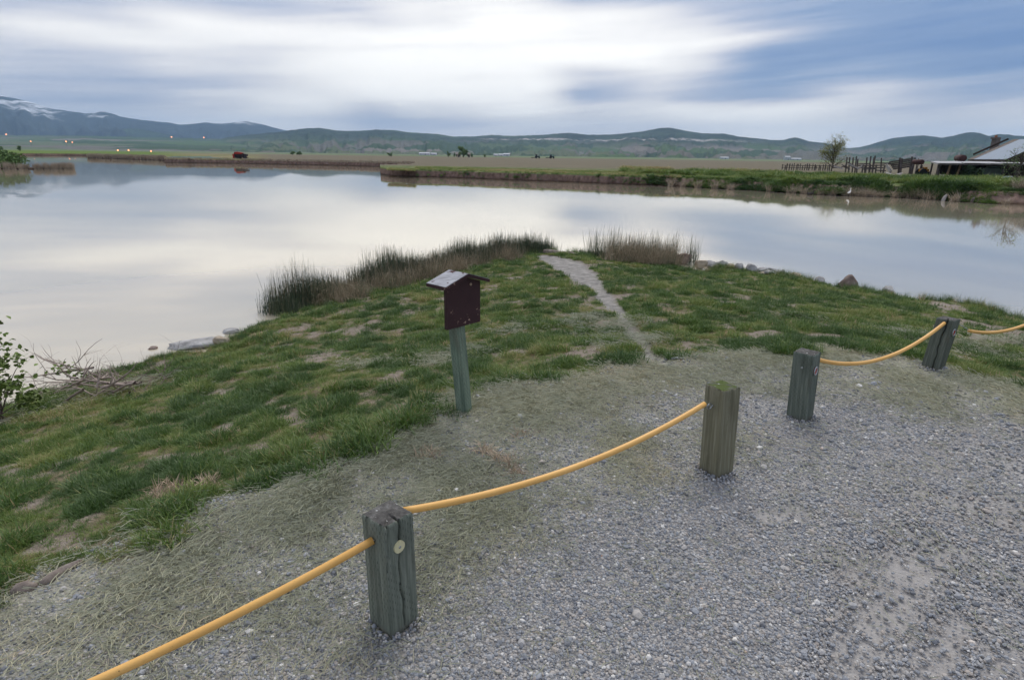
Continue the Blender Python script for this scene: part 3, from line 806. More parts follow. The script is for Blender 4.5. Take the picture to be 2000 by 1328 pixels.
k = (g < .12) & (rng.random(len(x)) < (1 - .55 * hm) * (1 - .72 * dm) * (.45 + .7 * fbm(x * 1.5, y * 1.5, 141, 3))); x, y, r, s, g = [q[k] for q in (x, y, r, s, g)]
n = len(x); print('stones', n)
dia = .0074 * np.exp(rng.normal(0, .40, n)) * (1 + .16 * np.maximum(0, r - 2)) + .008 * (rng.random(n) < .010)
z = height(x, y, (s, g)) + dia * .12
rot = np.stack([rng.normal(0, .35, n), rng.normal(0, .35, n), rng.uniform(0, 6.283, n)], -1)
scatter('loose_gravel', C_ST, 8, np.stack([x, y, z], -1), rot, dia * 1.25, np.clip(rng.beta(1.6, 1.7, n), 0, 1), 'loose blue grey gravel of the parking area', 'gravel')

# ------------------------------------------------------------------ reeds on the near shore
MAT_REED = leafmat('green_reed', [(0, lin(56, 72, 58)), (.4, lin(80, 96, 72)), (.7, lin(112, 116, 88)), (.85, lin(146, 132, 108)), (1, lin(178, 162, 138))], .15)
def reed_clump(n, h, spread, lean, w, bend=.1, hv=.45):
    V = []; F = []
    for k in range(n):
        a = random.uniform(0, 6.283); r = spread * math.sqrt(random.random()); bx, by = r * math.cos(a), r * math.sin(a)
        th = random.uniform(0, 6.283); l = abs(random.gauss(0, lean)); L = h * random.uniform(1 - hv, 1.1); o = len(V); ww = w * random.uniform(.7, 1.2)
        kink = random.random() < bend; kt = random.uniform(.4, .8)
        px, py, pz = bx, by, -.05; dx, dy, dz = math.cos(th) * l, math.sin(th) * l, 1
        for i in range(4):
            t = i / 3
            rad = ww * (1 - .75 * t)
            for j in range(3):
                q = j * 2.094; V.append((px + rad * math.cos(q), py + rad * math.sin(q), pz))
            if kink and t >= kt - .33: dx, dy, dz = math.cos(th) * 1.3, math.sin(th) * 1.3, random.uniform(-.8, .3)
            nn_ = math.sqrt(dx * dx + dy * dy + dz * dz); st = L / 3
            px += dx / nn_ * st; py += dy / nn_ * st; pz += dz / nn_ * st
        for i in range(3):
            for j in range(3): F.append((o + i * 3 + j, o + i * 3 + (j + 1) % 3, o + i * 3 + 3 + (j + 1) % 3, o + i * 3 + 3 + j))
    me = bpy.data.meshes.new('reeds'); me.from_pydata(V, [], F); me.update(); return me
C_REED = proto_collection('reed_clump', [reed_clump(15, .80, .20, .08, .0050, .08) for _ in range(6)], MAT_REED)
C_DEAD = proto_collection('dead_reed_clump', [reed_clump(26, .66, .22, .42, .0046, .55) for _ in range(6)], MAT_REED)
def reed_pts(px0, px1, n, off0, off1, thr, seed):
    a = [i for i, q in enumerate(SHORE_PX) if px0 <= q[0] <= px1]
    i0_ = 4 + a[0]; i1_ = 4 + a[-1] + 1
    p, nn, t = along(shore, i0_, i1_, n)
    off = rng.uniform(off0, off1, n); p = p + nn * off[:, None]
    cl = fbm(t * 1.5, off * .8, seed, 3)
    return p[cl > thr], off[cl > thr], cl[cl > thr]
P_, O_, K_ = reed_pts(550, 1085, 1150, -.15, .55, .24, 151)
rr_ = np.hypot(P_[:, 0], P_[:, 1]); kk_ = rng.random(len(P_)) < .3 + .7 * sstep(10.2, 12.2, rr_)
P_, O_, K_, rr_ = P_[kk_], O_[kk_], K_[kk_], rr_[kk_]; n = len(P_)
hsc = (.45 + .55 * (K_ - .24) / .3) * rng.uniform(.65, 1.15, n) * np.where(rr_ > 14, .8, 1) * (.36 + .64 * sstep(9.8, 13.0, rr_))
rot = np.stack([rng.normal(0, .05, n), rng.normal(0, .05, n), rng.uniform(0, 6.283, n)], -1)
scatter('green_reeds', C_REED, 6, np.stack([P_[:, 0], P_[:, 1], np.full(n, WZ)], -1), rot, np.stack([np.ones(n), np.ones(n), hsc], -1), np.clip(rng.normal(.42, .27, n), 0, 1), 'dark green upright reeds standing along the left shore', 'reeds')
P_, O_, K_ = reed_pts(600, 1000, 420, -.75, .20, .40, 157)
P2 = np.array([PZ(a, b, WZ + .08)[:2] for a, b in zip(rng.uniform(1185, 1318, 150), rng.uniform(503, 521, 150))])
pr = np.concatenate([P_, P2]); n = len(pr)
zr = np.maximum(height(pr[:, 0], pr[:, 1]), WZ)
rot = np.stack([rng.normal(0, .2, n), rng.normal(0, .2, n), rng.uniform(0, 6.283, n)], -1)
hs = np.concatenate([rng.uniform(.55, 1.05, len(P_)), rng.uniform(.8, 1.35, len(P2))])
scatter('dead_reeds', C_DEAD, 6, np.stack([pr[:, 0], pr[:, 1], zr], -1), rot, hs, np.clip(rng.normal(.86, .12, n), .3, 1), 'dead grey tan reeds tangled behind the green ones', 'reeds')
P3 = np.array([PZ(a, b, WZ + .05)[:2] for a, b in zip(np.concatenate([rng.uniform(1150, 1320, 60), rng.uniform(1342, 1358, 8)]), np.concatenate([rng.uniform(499, 512, 60), rng.uniform(508, 516, 8)]))])
n = len(P3); zr = np.maximum(height(P3[:, 0], P3[:, 1]), WZ)
scatter('point_reeds', C_REED, 6, np.stack([P3[:, 0], P3[:, 1], zr], -1), np.stack([rng.normal(0, .1, n), rng.normal(0, .12, n), rng.uniform(0, 6, n)], -1), np.stack([np.ones(n) * .9, np.ones(n) * .9, rng.uniform(.7, 1.25, n)], -1), np.clip(rng.normal(.35, .25, n), 0, 1), 'dark and dry reed stand right of the path end', 'reeds')

# ------------------------------------------------------------------ barrier posts
def post_material(name, c_dark, c_mid, c_light, moss=None, dashes=True):
    t = NT(name)
    uvn = t.n.new('ShaderNodeUVMap'); uv = uvn.outputs[0]; P = t.co()
    s = t.sep(uv)
    streak = t.noise(t.map(uv, (60, 2.2, 1)), 1.0, 6, .65)
    c = t.ramp(streak, [(.25, c_dark), (.5, c_mid), (.75, c_light)])
    blot = t.noise(t.map(uv, (7, 2.5, 1)), 1.0, 5)
    c = t.mix(t.mr(blot, .5, .7, 0, .55), c, lin(96, 92, 80))
    c = t.mix(t.mr(t.noise(t.map(uv, (9, 1.6, 1), loc=(4, 2, 0)), 1.0, 4), .52, .68, 0, .6), c, c_dark)
    c = t.mix(t.mr(s[1], .05, .0, 0, .5), c, lin(104, 100, 92))
    hgt = streak
    if dashes:                                  # treatment incisions: staggered short slits
        u = t.math('MULTIPLY', s[0], 1 / .012); row = t.math('FLOOR', u)
        fu = t.math('ABSOLUTE', t.math('SUBTRACT', t.math('FRACT', u), .5))
        v = t.math('ADD', t.math('MULTIPLY', s[1], 1 / .034), t.math('MULTIPLY', row, .37))
        fv = t.math('ABSOLUTE', t.math('SUBTRACT', t.math('FRACT', v), .5))
        slit = t.math('MULTIPLY', t.math('LESS_THAN', fu, .10), t.math('LESS_THAN', fv, .19))
        wear = t.mr(t.noise(t.map(uv, (12, 5, 1)), 1.0, 3), .40, .55)
        slit = t.math('MULTIPLY', slit, wear)
        c = t.mix(t.math('MULTIPLY', slit, .65), c, lin(44, 48, 46))
        hgt = t.math('SUBTRACT', streak, t.math('MULTIPLY', slit, .8))
    topm = t.attr('top')
    ring = t.n.new('ShaderNodeTexWave'); ring.wave_type = 'RINGS'; ring.rings_direction = 'Z'
    t.l.new(t.map(P, (1, 1, 0), loc=(.03, .02, 0)), ring.inputs['Vector']); ring.inputs['Scale'].default_value = 55; ring.inputs['Distortion'].default_value = 2.5; ring.inputs['Detail'].default_value = 3
    tcx = t.ramp(t.noise(P, 22, 6, .7), [(.3, lin(56, 55, 54)), (.55, lin(96, 95, 93)), (.75, lin(136, 135, 133))])
    tcx = t.mix(t.math('MULTIPLY', ring.outputs[0], .35), tcx, lin(52, 46, 42))
    tcx = t.mix(t.mr(t.noise(P, 38, 2), .68, .72), tcx, lin(196, 198, 198))
    if moss: tcx = t.mix(t.mr(t.noise(P, 14, 5), .3, .55), tcx, moss)
    c = t.mix(topm, c, tcx)
    return t.pbr(c, .9, 0, t.bump(hgt, .6, .004), .15)
MAT_POST = [post_material('weathered_teal_wood', lin(74, 80, 72), lin(112, 119, 108), lin(146, 150, 138)),
            post_material('mossy_olive_wood', lin(84, 82, 66), lin(122, 120, 100), lin(154, 151, 132), lin(78, 90, 48), False),
            post_material('dark_grey_green_wood', lin(68, 76, 69), lin(102, 110, 101), lin(134, 140, 130)),
            post_material('split_grey_wood', lin(62, 67, 62), lin(94, 100, 92), lin(132, 138, 128), None, False)]
MAT_CREAM = plain('cream_reflector', lin(206, 200, 160), .4, .06, 30, spec=.5, bump=.05)
MAT_RED = plain('red_reflector', lin(150, 34, 24), .25, .2, 60, spec=.6, bump=.1)
MAT_METAL = plain('galvanised_steel', (.42, .44, .46), .35, .2, 40, metal=.9, spec=.5)
MAT_DARKHOLE = plain('dark_rust', lin(50, 40, 34), .8, .3, 30)
def make_post(label, base_px, top_px, yaw, mat, cracks, seed, w=.142, group='square wooden barrier posts'):
    B = PZ(*base_px, 0.0); B = np.array([B[0], B[1], float(height(B[0], B[1]))])
    Tp = PY(*top_px, B[1])
    H = Tp[2] - B[2]; lean = (Tp[0] - B[0])
    root = thing('barrier_post', label, 'post', B, group)
    N, Mr = 176, 46; rs = random.Random(seed)
    V = []; UV = []; Tt = []
    c = w / 2; rad = .007
    def section(k):                              # rounded square perimeter
        per = k / N * 4; sd = int(per) % 4; f = per - int(per)
        x0 = -c + w * f; p = Vector((x0, -c)); nrm = Vector((0, -1))
        e = min(f, 1 - f) * w
        if e < rad: p.y += (rad - e) * .45
        a = sd * math.pi / 2; ca, sa = math.cos(a), math.sin(a)
        return Vector((p.x * ca - p.y * sa, p.x * sa + p.y * ca)), Vector((nrm.x * ca - nrm.y * sa, nrm.x * sa + nrm.y * ca)), sd, f
    zs = [-.12] + [H * i / (Mr - 1) for i in range(Mr)]
    cyaw, syaw = math.cos(yaw), math.sin(yaw)
    def place(p2, z):
        x_ = p2.x * cyaw - p2.y * syaw; y_ = p2.x * syaw + p2.y * cyaw
        return (B[0] + x_ + lean * z / H, B[1] + y_, B[2] + z)
    secs = [section(k) for k in range(N)]
    for j, z in enumerate(zs):
        edge_in = max(0, (z - (H - .008)) / .008) * .004
        for k in range(N):
            p, nr, sd, f = secs[k]
            d = (float(fbm(k * .09, z * 3, seed, 3)) - .5) * .005 + (float(vnoise(k * .5, z * 1.2, seed + 4)) - .5) * .0015
            d -= edge_in + max(0, float(vnoise(k * .12, z * 20, seed + 8)) - .72) * .02 * (z > H * .86)
            for (cs, cf, z0, z1, dep, wid) in cracks:
                if sd == cs and z0 * H < z < z1 * H:
                    cc = cf + .035 * math.sin(z * 17 + cs) + .02 * math.sin(z * 53)
                    dd = abs(f - cc) * w
                    if dd < wid: d -= dep * (1 - dd / wid)
            V.append(place(p + nr * d, z)); UV.append((k / N * 4 * w + .0, max(0, z))); Tt.append(0)
    F = []
    for j in range(len(zs) - 1):
        for k in range(N): F.append((j * N + k, j * N + (k + 1) % N, (j + 1) * N + (k + 1) % N, (j + 1) * N + k))
    o = (len(zs) - 1) * N; rings = 12; prevo = o
    for q in range(1, rings + 1):
        f_ = 1 - q / rings; oo = len(V)
        for k in range(N):
            p, nr, sd, f = secs[k]; pp = p * f_ * .985
            cut = 0
            for (cs, cf, z0, z1, dep, wid) in cracks:
                if z1 >= 1 and sd == cs and abs(f - cf) * w * max(f_, .2) < wid: cut = dep * .8 * f_
            zt = H + (float(fbm(pp.x * 60, pp.y * 60, seed + 20, 3)) - .5) * .006 - cut + .001
            V.append(place(pp, zt)); UV.append((k / N * 4 * w, H)); Tt.append(1)
        for k in range(N): F.append((prevo + k, prevo + (k + 1) % N, oo + (k + 1) % N, oo + k))
        prevo = oo
    mb = MB(); mb.v = V; mb.f = F
    me = mb.mesh('timber', ROOT[root.name])
    ul = me.uv_layers.new(name='UVMap')
    li = np.empty(len(me.loops), np.int32); me.loops.foreach_get('vertex_index', li)
    uvs = np.array(UV, np.float32)[li]; ul.data.foreach_set('uv', uvs.ravel())
    at = me.attributes.new('top', 'FLOAT', 'POINT'); at.data.foreach_set('value', np.array(Tt, np.float32))
    obj('timber', me, mat, root, True)
    def face_pt(side, f, z, out):               # point on a face, for fittings
        p = Vector((-c + w * f, -c - out)); a = side * math.pi / 2; ca, sa = math.cos(a), math.sin(a)
        q = Vector((p.x * ca - p.y * sa, p.x * sa + p.y * ca)); return Vector(place(q, z))
    return root, face_pt, B, H
def disc(name, root, fp, side, f, z, r, mat, rim=None):
    a = fp(side, f, z, .001); b = fp(side, f, z, .006); n = (b - a).normalized()
    d = obj(name, MB().tube([a - n * .004, b], [r, r * .96], 32), mat, root)
    if rim:
        mb = MB(); ring = []
        x = n.cross(Vector((0, 0, 1))).normalized(); y = n.cross(x)
        pts = [b + (x * math.cos(t) + y * math.sin(t)) * r for t in np.linspace(0, 2 * math.pi, 33)]
        mb.tube(pts, .005, 8, False); obj('rim', mb, rim, d, True)
    else:
        obj('screw', MB().tube([b, b + n * .003], [.006, .004], 10), MAT_METAL, d)
def eye_bolt(root, fp, side, f, z, out=.05):
    a = fp(side, f, z, -.01); b = fp(side, f, z, out); n = (b - a).normalized()
    mb = MB().tube([a, b - n * .02], .0045, 8)
    x = Vector((0, 0, 1)); pts = [b - n * .002 + (n * math.cos(t) + x * math.sin(t)) * .017 for t in np.linspace(0, 2 * math.pi, 17)]
    mb.tube(pts, .0042, 8, False); obj('eye_bolt', mb, MAT_METAL, root, True); return b
YA = R(-35)
p1, f1, B1, H1 = make_post('nearest grey green wooden post with round cream disc and long crack', (770, 1208), (756, 1002), R(50), MAT_POST[0], [(0, .47, .03, 1.2, .028, .0055), (3, .6, .2, .7, .006, .003), (0, .08, .6, 1.2, .010, .006)], 3)
p2, f2, B2, H2 = make_post('olive wooden post with mossy green top and wire loop', (1398, 920), (1412, 753), R(29), MAT_POST[1], [(0, .35, .55, .8, .004, .003)], 5)
p3, f3, B3, H3 = make_post('dark grey wooden post with rimmed red reflector, beside the right rope', (1561, 817), (1577, 687), R(-45), MAT_POST[2], [(0, .55, .1, .9, .004, .003)], 8)
p4, f4, B4, H4 = make_post('leaning split grey wooden post at the turf edge', (1821, 718), (1853, 622), R(-56), MAT_POST[3], [(0, .62, .0, 1.2, .035, .007)], 12)
disc('reflector_disc', p1, f1, 0, .45, H1 * .78, .026, MAT_CREAM)
disc('reflector_disc', p3, f3, 1, .40, H3 * .76, .030, MAT_RED, MAT_METAL)
disc('reflector_disc', p4, f4, 1, .45, H4 * .76, .030, MAT_RED, MAT_METAL)
obj('screw', MB().tube([f3(0, .5, H3 * .8, .0), f3(0, .5, H3 * .8, .006)], .007, 10), MAT_METAL, p3)
e2 = eye_bolt(p2, f2, 3, .5, H2 * .80, .03)
e4 = eye_bolt(p4, f4, 2, .35, H4 * .90, .06)

hp = []; ht = []
for B_ in (B1, B2, B3, B4):
    for k in range(240):
        a = random.uniform(0, 6.283); d_ = .085 + abs(random.gauss(0, .035)); hp.append((B_[0] + d_ * math.cos(a), B_[1] + d_ * math.sin(a), B_[2] + max(.002, .020 - (d_ - .085) * .28) * random.uniform(.3, 1)))
hp = np.array(hp); n = len(hp)
scatter('heaped_gravel', C_ST, 8, hp, rng.uniform(0, 6, (n, 3)), rng.uniform(.010, .021, n), np.clip(rng.beta(1.6, 1.7, n), 0, 1), 'gravel heaped against the feet of the barrier posts', 'gravel')

# ------------------------------------------------------------------ yellow sleeved ropes
tr = NT('yellow_sleeve'); p = tr.co()
yc = tr.ramp(tr.noise(p, 3, 5), [(.3, lin(214, 164, 88)), (.7, lin(226, 178, 104))])
yc = tr.mix(tr.mr(tr.noise(p, 60, 3), .70, .76, 0, .7), yc, lin(120, 84, 40))
MAT_YEL = tr.pbr(yc, .5, 0, tr.bump(tr.noise(p, 40, 3), .08, .003), .4)
def rope(label, a, b, sag, wire_a=None, wire_b=None, rad=.0155, skew=0.):
    a = Vector(a); b = Vector(b); pts = []
    for i in range(49):
        t = i / 48; q = a.lerp(b, t); q.z -= 4 * sag * t * (1 - t) * (1 + skew * (.5 - t)); pts.append(q)
    mid = (a + b) / 2; root = thing('barrier_rope', label, 'rope', a, 'yellow sleeved ropes between the posts')
    obj('sleeve', MB().tube(pts, rad, 20), MAT_YEL, root, True)
    d0 = (pts[0] - pts[1]).normalized(); d1 = (pts[-1] - pts[-2]).normalized()
    w0 = Vector(wire_a) if wire_a is not None else a + d0 * .03
    w1 = Vector(wire_b) if wire_b is not None else b + d1 * .03
    for s0, s1, dd in ((pts[0], w0, d0), (pts[-1], w1, d1)):
        mb = MB(); o1 = s0 - dd * .02; pp = []
        L = (s1 - o1).length
        for k in range(25):
            t = k / 24; q = o1.lerp(s1, t); ang = t * L * 120; pp.append(q + Vector((0, math.cos(ang), math.sin(ang))) * .004)
        mb.tube(pp, .0036, 6)
        obj('cable', mb, MAT_METAL, root, True)
    return root, pts
p1l = f1(3, .5, H1 * .84, 0.004); p1r = f1(1, .4, H1 * .965, -.002)
d12 = Vector(B2 - B1); left_post = Vector(B1) - Vector((d12.x, d12.y, 0)) * .97
rope('yellow sleeved rope running out of the lower left corner', left_post + Vector((-.15, -.1, .33)), p1l, .10)
end2 = Vector(PY(1376, 789, B2[1] - .10))
rope('longest yellow sleeved rope sagging from the nearest post to the mossy post', p1r, end2, .095, None, e2)
p3r = f3(2, .4, H3 * .88, .004); p4l = f4(0, .52, H4 * .93, .004)
rope('yellow sleeved rope sagging between the two dark posts on the right', p3r, p4l, .175)
s4 = Vector(PY(1893, 646, B4[1] + .10)); e5 = Vector((5.9, 6.1, .48))
rope('yellow sleeved rope leaving the right edge of the picture', s4, e5, .14, e4)

# ------------------------------------------------------------------ notice box on a post
tb = NT('brown_paint'); p = tb.co()
bc = tb.ramp(tb.noise(p, 5, 5), [(.3, lin(50, 31, 34)), (.7, lin(60, 38, 41))])
chip = tb.math('MULTIPLY', tb.mr(tb.noise(p, 30, 4, .7), .61, .63), tb.mr(tb.noise(p, 5, 2), .52, .62))
bc = tb.mix(chip, bc, lin(170, 142, 126))
MAT_BROWN = tb.pbr(bc, .7, 0, tb.bump(tb.noise(p, 60, 4), .25, .003), .3)
tw = NT('weathered_lit_board'); p = tw.co()
wc = tw.ramp(tw.noise(tw.map(p, (6, 60, 40), (0, 0, .4)), 1, 6, .7), [(.3, lin(120, 120, 124)), (.55, lin(164, 166, 172)), (.75, lin(190, 192, 198))])  # weathered grey, with the sky-lit paleness of the top put into the colour
wc = tw.mix(tw.mr(tw.noise(p, 16, 4), .60, .66), wc, lin(70, 40, 38))
MAT_ROOFTOP = tw.pbr(wc, .8, 0, tw.bump(tw.noise(p, 40, 5), .4, .003), .3)
MAT_SIGNPOST = post_material('blue_green_treated_wood', lin(80, 96, 84), lin(114, 130, 114), lin(142, 152, 136), None, True)
zb = .66
bl = PZ(874, 645, zb); br = PZ(938, 628, zb)
ex = Vector(br - bl); ex.z = 0; BW = ex.length; ex.normalize()
ey = Vector((-ex.y, ex.x, 0))                  # away from the camera
o0 = Vector(bl)
def L3(x_, y_, z_): return o0 + ex * x_ + ey * y_ + Vector((0, 0, z_))
top_l = PY(867, 561, bl[1])[2] - zb; 
apx = (Vector(PY(918, 541, (bl[1] + br[1]) / 2)).z - zb)
top_l = min(top_l, apx - .05)
sb_base = PZ(909, 808, -.02); sbz = float(height(sb_base[0], sb_base[1]))
sroot = thing('notice_box', 'dark brown gabled notice box on a green square post', 'sign', (sb_base[0], sb_base[1], sbz))
panel = MB()
D_ = .03
prof = [(0, 0), (BW, 0), (BW, top_l), (BW / 2, apx), (0, top_l)]
vs_ = [L3(a, 0, b) for a, b in prof] + [L3(a, D_, b) for a, b in prof]
panel.add(vs_, [(0, 1, 2, 3, 4), (9, 8, 7, 6, 5)] + [(i, i + 5, (i + 1) % 5 + 5, (i + 1) % 5) for i in range(5)])
box_o = obj('box', panel, MAT_BROWN, sroot)
obj('bolt', MB().tube([L3(BW * .70, -.006, top_l * .96), L3(BW * .70, .01, top_l * .96)], .010, 12), plain('pale_bolt', lin(160, 140, 120), .6, .2, 60), box_o)
for sgn in (-1, 1):
    ov = .05; th = .022; slope = (apx - top_l) / (BW / 2)
    xa = BW / 2; xe = (0 - ov) if sgn < 0 else (BW + ov); za = apx + .004; ze = top_l - slope * ov + .004
    q = [L3(xa, -.05, za), L3(xa, D_ + .13, za), L3(xe, D_ + .13, ze), L3(xe, -.05, ze)]
    up = Vector((0, 0, th))
    rb = MB().add(q + [p_ + up for p_ in q], [(0, 1, 2, 3), (7, 6, 5, 4), (0, 4, 5, 1), (1, 5, 6, 2), (2, 6, 7, 3), (3, 7, 4, 0)])
    ro = obj('roof_board', rb, MAT_BROWN, sroot)
    qt = [L3(xa - sgn * -.002, -.046, za + th + .002), L3(xa - sgn * -.002, D_ + .126, za + th + .002), L3(xe, D_ + .126, ze + th + .002), L3(xe, -.046, ze + th + .002)]
    obj('weathered_lit_face', MB().add(qt + [p_ + Vector((0, 0, .002)) for p_ in qt], [(0, 1, 2, 3), (7, 6, 5, 4), (0, 4, 5, 1), (1, 5, 6, 2), (2, 6, 7, 3), (3, 7, 4, 0)]), MAT_ROOFTOP, ro)  # thin top sheet carrying the weathered, painted-in lit grey
tpx = L3(BW * .47, .085, .10)
mbp = MB(); wv = .045; a_ = math.atan2(ex.y, ex.x) + R(20)
bs = Vector((sb_base[0], sb_base[1], sbz - .1)); N_ = 12
Vp, Fp, UVp = [], [], []
for i in range(N_ + 1):
    t = i / N_; c_ = bs.lerp(tpx, t)
    for k in range(40):
        per = k / 10; sd = int(per); f = per - sd; x0, y0 = -wv + 2 * wv * f, -wv
        if min(f, 1 - f) < .08: y0 += .004
        aa = a_ + sd * math.pi / 2; n_ = (float(vnoise(k * .8, t * 2, 5)) - .5) * .002
        Vp.append((c_.x + x0 * math.cos(aa) - (y0 + n_) * math.sin(aa), c_.y + x0 * math.sin(aa) + (y0 + n_) * math.cos(aa), c_.z)); UVp.append((k / 40 * .36, t * .75))
for i in range(N_):
    for k in range(40): Fp.append((i * 40 + k, i * 40 + (k + 1) % 40, (i + 1) * 40 + (k + 1) % 40, (i + 1) * 40 + k))
Fp.append(tuple(N_ * 40 + k for k in range(40)))
mbp.v = Vp; mbp.f = Fp
me = mbp.mesh('support_post', ROOT[sroot.name]); ul = me.uv_layers.new(name='UVMap')
li = np.empty(len(me.loops), np.int32); me.loops.foreach_get('vertex_index', li); ul.data.foreach_set('uv', np.array(UVp, np.float32)[li].ravel())
obj('support_post', me, MAT_SIGNPOST, sroot, False)

# ------------------------------------------------------------------ rocks
def rock_material(name, a, b, c, lich=None):
    t = NT(name); p = t.co()
    cc = t.ramp(t.noise(p, 3.5, 7, .68), [(.28, a), (.5, b), (.72, c)])
    cc = t.mix(t.mr(t.noise(t.map(p, (1, 1, 6)), 4, 5), .55, .7, 0, .5), cc, a)
    return t.pbr(cc, .9, 0, t.bump(t.noise(p, 12, 7, .7), .7, .03), .2)
MR_GREY = rock_material('pale_grey_rock', lin(104, 103, 102), lin(162, 161, 160), lin(196, 195, 194))
MR_BROWN = rock_material('brown_rock', lin(92, 80, 74), lin(132, 116, 108), lin(162, 150, 142))
MR_CREAM = rock_material('cream_rock', lin(120, 108, 92), lin(168, 156, 138), lin(190, 180, 164))
def rock(name, label, px, py, w_px, h_px, z, mat, seed, depth=.8, group=None, blocky=.5, tilt=0., cat='rock', peak=0.):
    import bmesh
    c0 = PZ(px, py + h_px / 2, z); sc_ = np.linalg.norm(c0 - CAM) / FPX * 1.02
    w_, h_ = w_px * sc_, h_px * sc_ * 1.12
    bm_ = bmesh.new(); bmesh.ops.create_icosphere(bm_, subdivisions=4, radius=1)
    rs = np.array([v.co[:] for v in bm_.verts])
    q = np.sign(rs) * np.abs(rs) ** (1 - blocky * .55)
    n1 = fbm(rs[:, 0] * 1.6 + seed * 3.1, rs[:, 1] * 1.6 + rs[:, 2] * 1.3, seed, 3) - .5
    n2 = fbm(rs[:, 0] * 5 + seed, rs[:, 2] * 5 + rs[:, 1] * 4, seed + 9, 3) - .5
    q = q * (1 + .55 * n1 + .24 * n2)[:, None]
    planes = np.random.default_rng(seed)
    if peak: q[:, :2] *= (1 - peak * (q[:, 2:3] + 1) / 2)
    for k in range(9):
        d = planes.normal(size=3); d /= np.linalg.norm(d); lim = planes.uniform(.50, .82)
        ex_ = np.maximum(0, q @ d - lim); q = q - ex_[:, None] * d * .85
    q = q * np.array([w_ / 2 / .95, w_ / 2 * depth / .95, h_ * .62])
    if tilt: 
        q[:, 2] += q[:, 0] * tilt
    for v, cc in zip(bm_.verts, q): v.co = cc
    me = bpy.data.meshes.new(name); bm_.to_mesh(me); bm_.free(); me.shade_smooth(); me.materials.append(mat)
    o = bpy.data.objects.new(name, me); col.objects.link(o)
    o.location = (c0[0], c0[1] + w_ * depth * .3, z + h_ * .18); o.rotation_euler.z = random.uniform(-.25, .25)
    return tag(o, label, cat, group)
rock('flat_rock', 'long flat pale grey rock lying in the shallows on the left', 384, 673, 100, 13, WZ + .02, MR_GREY, 2, .5, None, .9, .05)
rock('small_rock', 'small dark flat rock in the water behind the long flat rock', 444, 647, 32, 9, WZ, MR_GREY, 4, .7, None, .5)
rock('small_rock', 'tiny rock just above the water left of the long flat rock', 297, 679, 14, 6, WZ, MR_BROWN, 6, .8)
rock('shore_rock', 'cream rock half hidden in dry grass beside the long flat rock', 432, 668, 30, 20, WZ + .03, MR_CREAM, 8, .7)
rock('boulder', 'blocky brown boulder beside the dry reeds at the point', 1331, 505, 32, 22, WZ, MR_BROWN, 10, .9, None, .9)
rock('boulder', 'pointed brown boulder on the right shore', 1664, 552, 48, 27, WZ + .04, MR_BROWN, 12, .7, None, .0, -.12, peak=.75)
rip = [(1370, 516, 20, 12), (1384, 514, 12, 7), (1394, 517, 16, 8), (1411, 516, 22, 9), (1428, 518, 10, 7), (1446, 522, 14, 10), (1472, 524, 19, 10), (1491, 528, 17, 8), (1490, 535, 12, 8), (1513, 529, 17, 8), (1508, 536, 20, 8), (1529, 530, 9, 6), (1557, 540, 19, 9), (1602, 549, 18, 11), (1740, 567, 18, 9)]
ORD = ['first', 'second', 'third', 'fourth', 'fifth', 'sixth', 'seventh', 'eighth', 'ninth', 'tenth', 'eleventh', 'twelfth', 'thirteenth', 'fourteenth', 'fifteenth']
for i, (a, b, w_, h_) in enumerate(rip):
    rock('shore_stone', '%s pale grey stone from the brown boulder along the right waterline' % ORD[i], a, b - 1, w_ * 1.2, h_ * 1.25, WZ + .05, MR_GREY if i % 4 else MR_CREAM, 20 + i, .8, 'pale stones along the right shore', .4, cat='stone')

# ------------------------------------------------------------------ driftwood
tdw = NT('driftwood'); p = tdw.co()
MAT_DRIFT = tdw.pbr(tdw.ramp(tdw.noise(tdw.map(p, (8, 8, 8)), 1, 6, .7, 1.5), [(.3, lin(86, 76, 70)), (.55, lin(134, 124, 116)), (.75, lin(168, 160, 154))]), .9, 0, tdw.bump(tdw.noise(p, 30, 6), .6, .01), .15)
def log(name, label, a, b, r0_, r1_, cat='log', mat=None, group=None):
    a = Vector(a); b = Vector(b); pts = []; rad = []
    for i in range(9):
        t = i / 8; q = a.lerp(b, t) + Vector((random.uniform(-1, 1), random.uniform(-1, 1), random.uniform(-.5, .5))) * r0_ * .25
        pts.append(q); rad.append((r0_ + (r1_ - r0_) * t) * random.uniform(.88, 1.12))
    o = obj(name, MB().tube(pts, rad, 12), mat or MAT_DRIFT, None, True, loc=a)
    return tag(o, label, cat, group)
def zoff(p, dz): return (p[0], p[1], p[2] + dz)
log('driftwood_log', 'long weathered log lying across the path end at the point', zoff(PZ(1064, 492, WZ + .15), 0), zoff(PZ(1124, 498, WZ + .15), 0), .085, .05)
log('driftwood_log', 'short log stub lying at the right end of the long log', PZ(1112, 495, WZ + .12), PZ(1132, 500, WZ + .1), .075, .05)
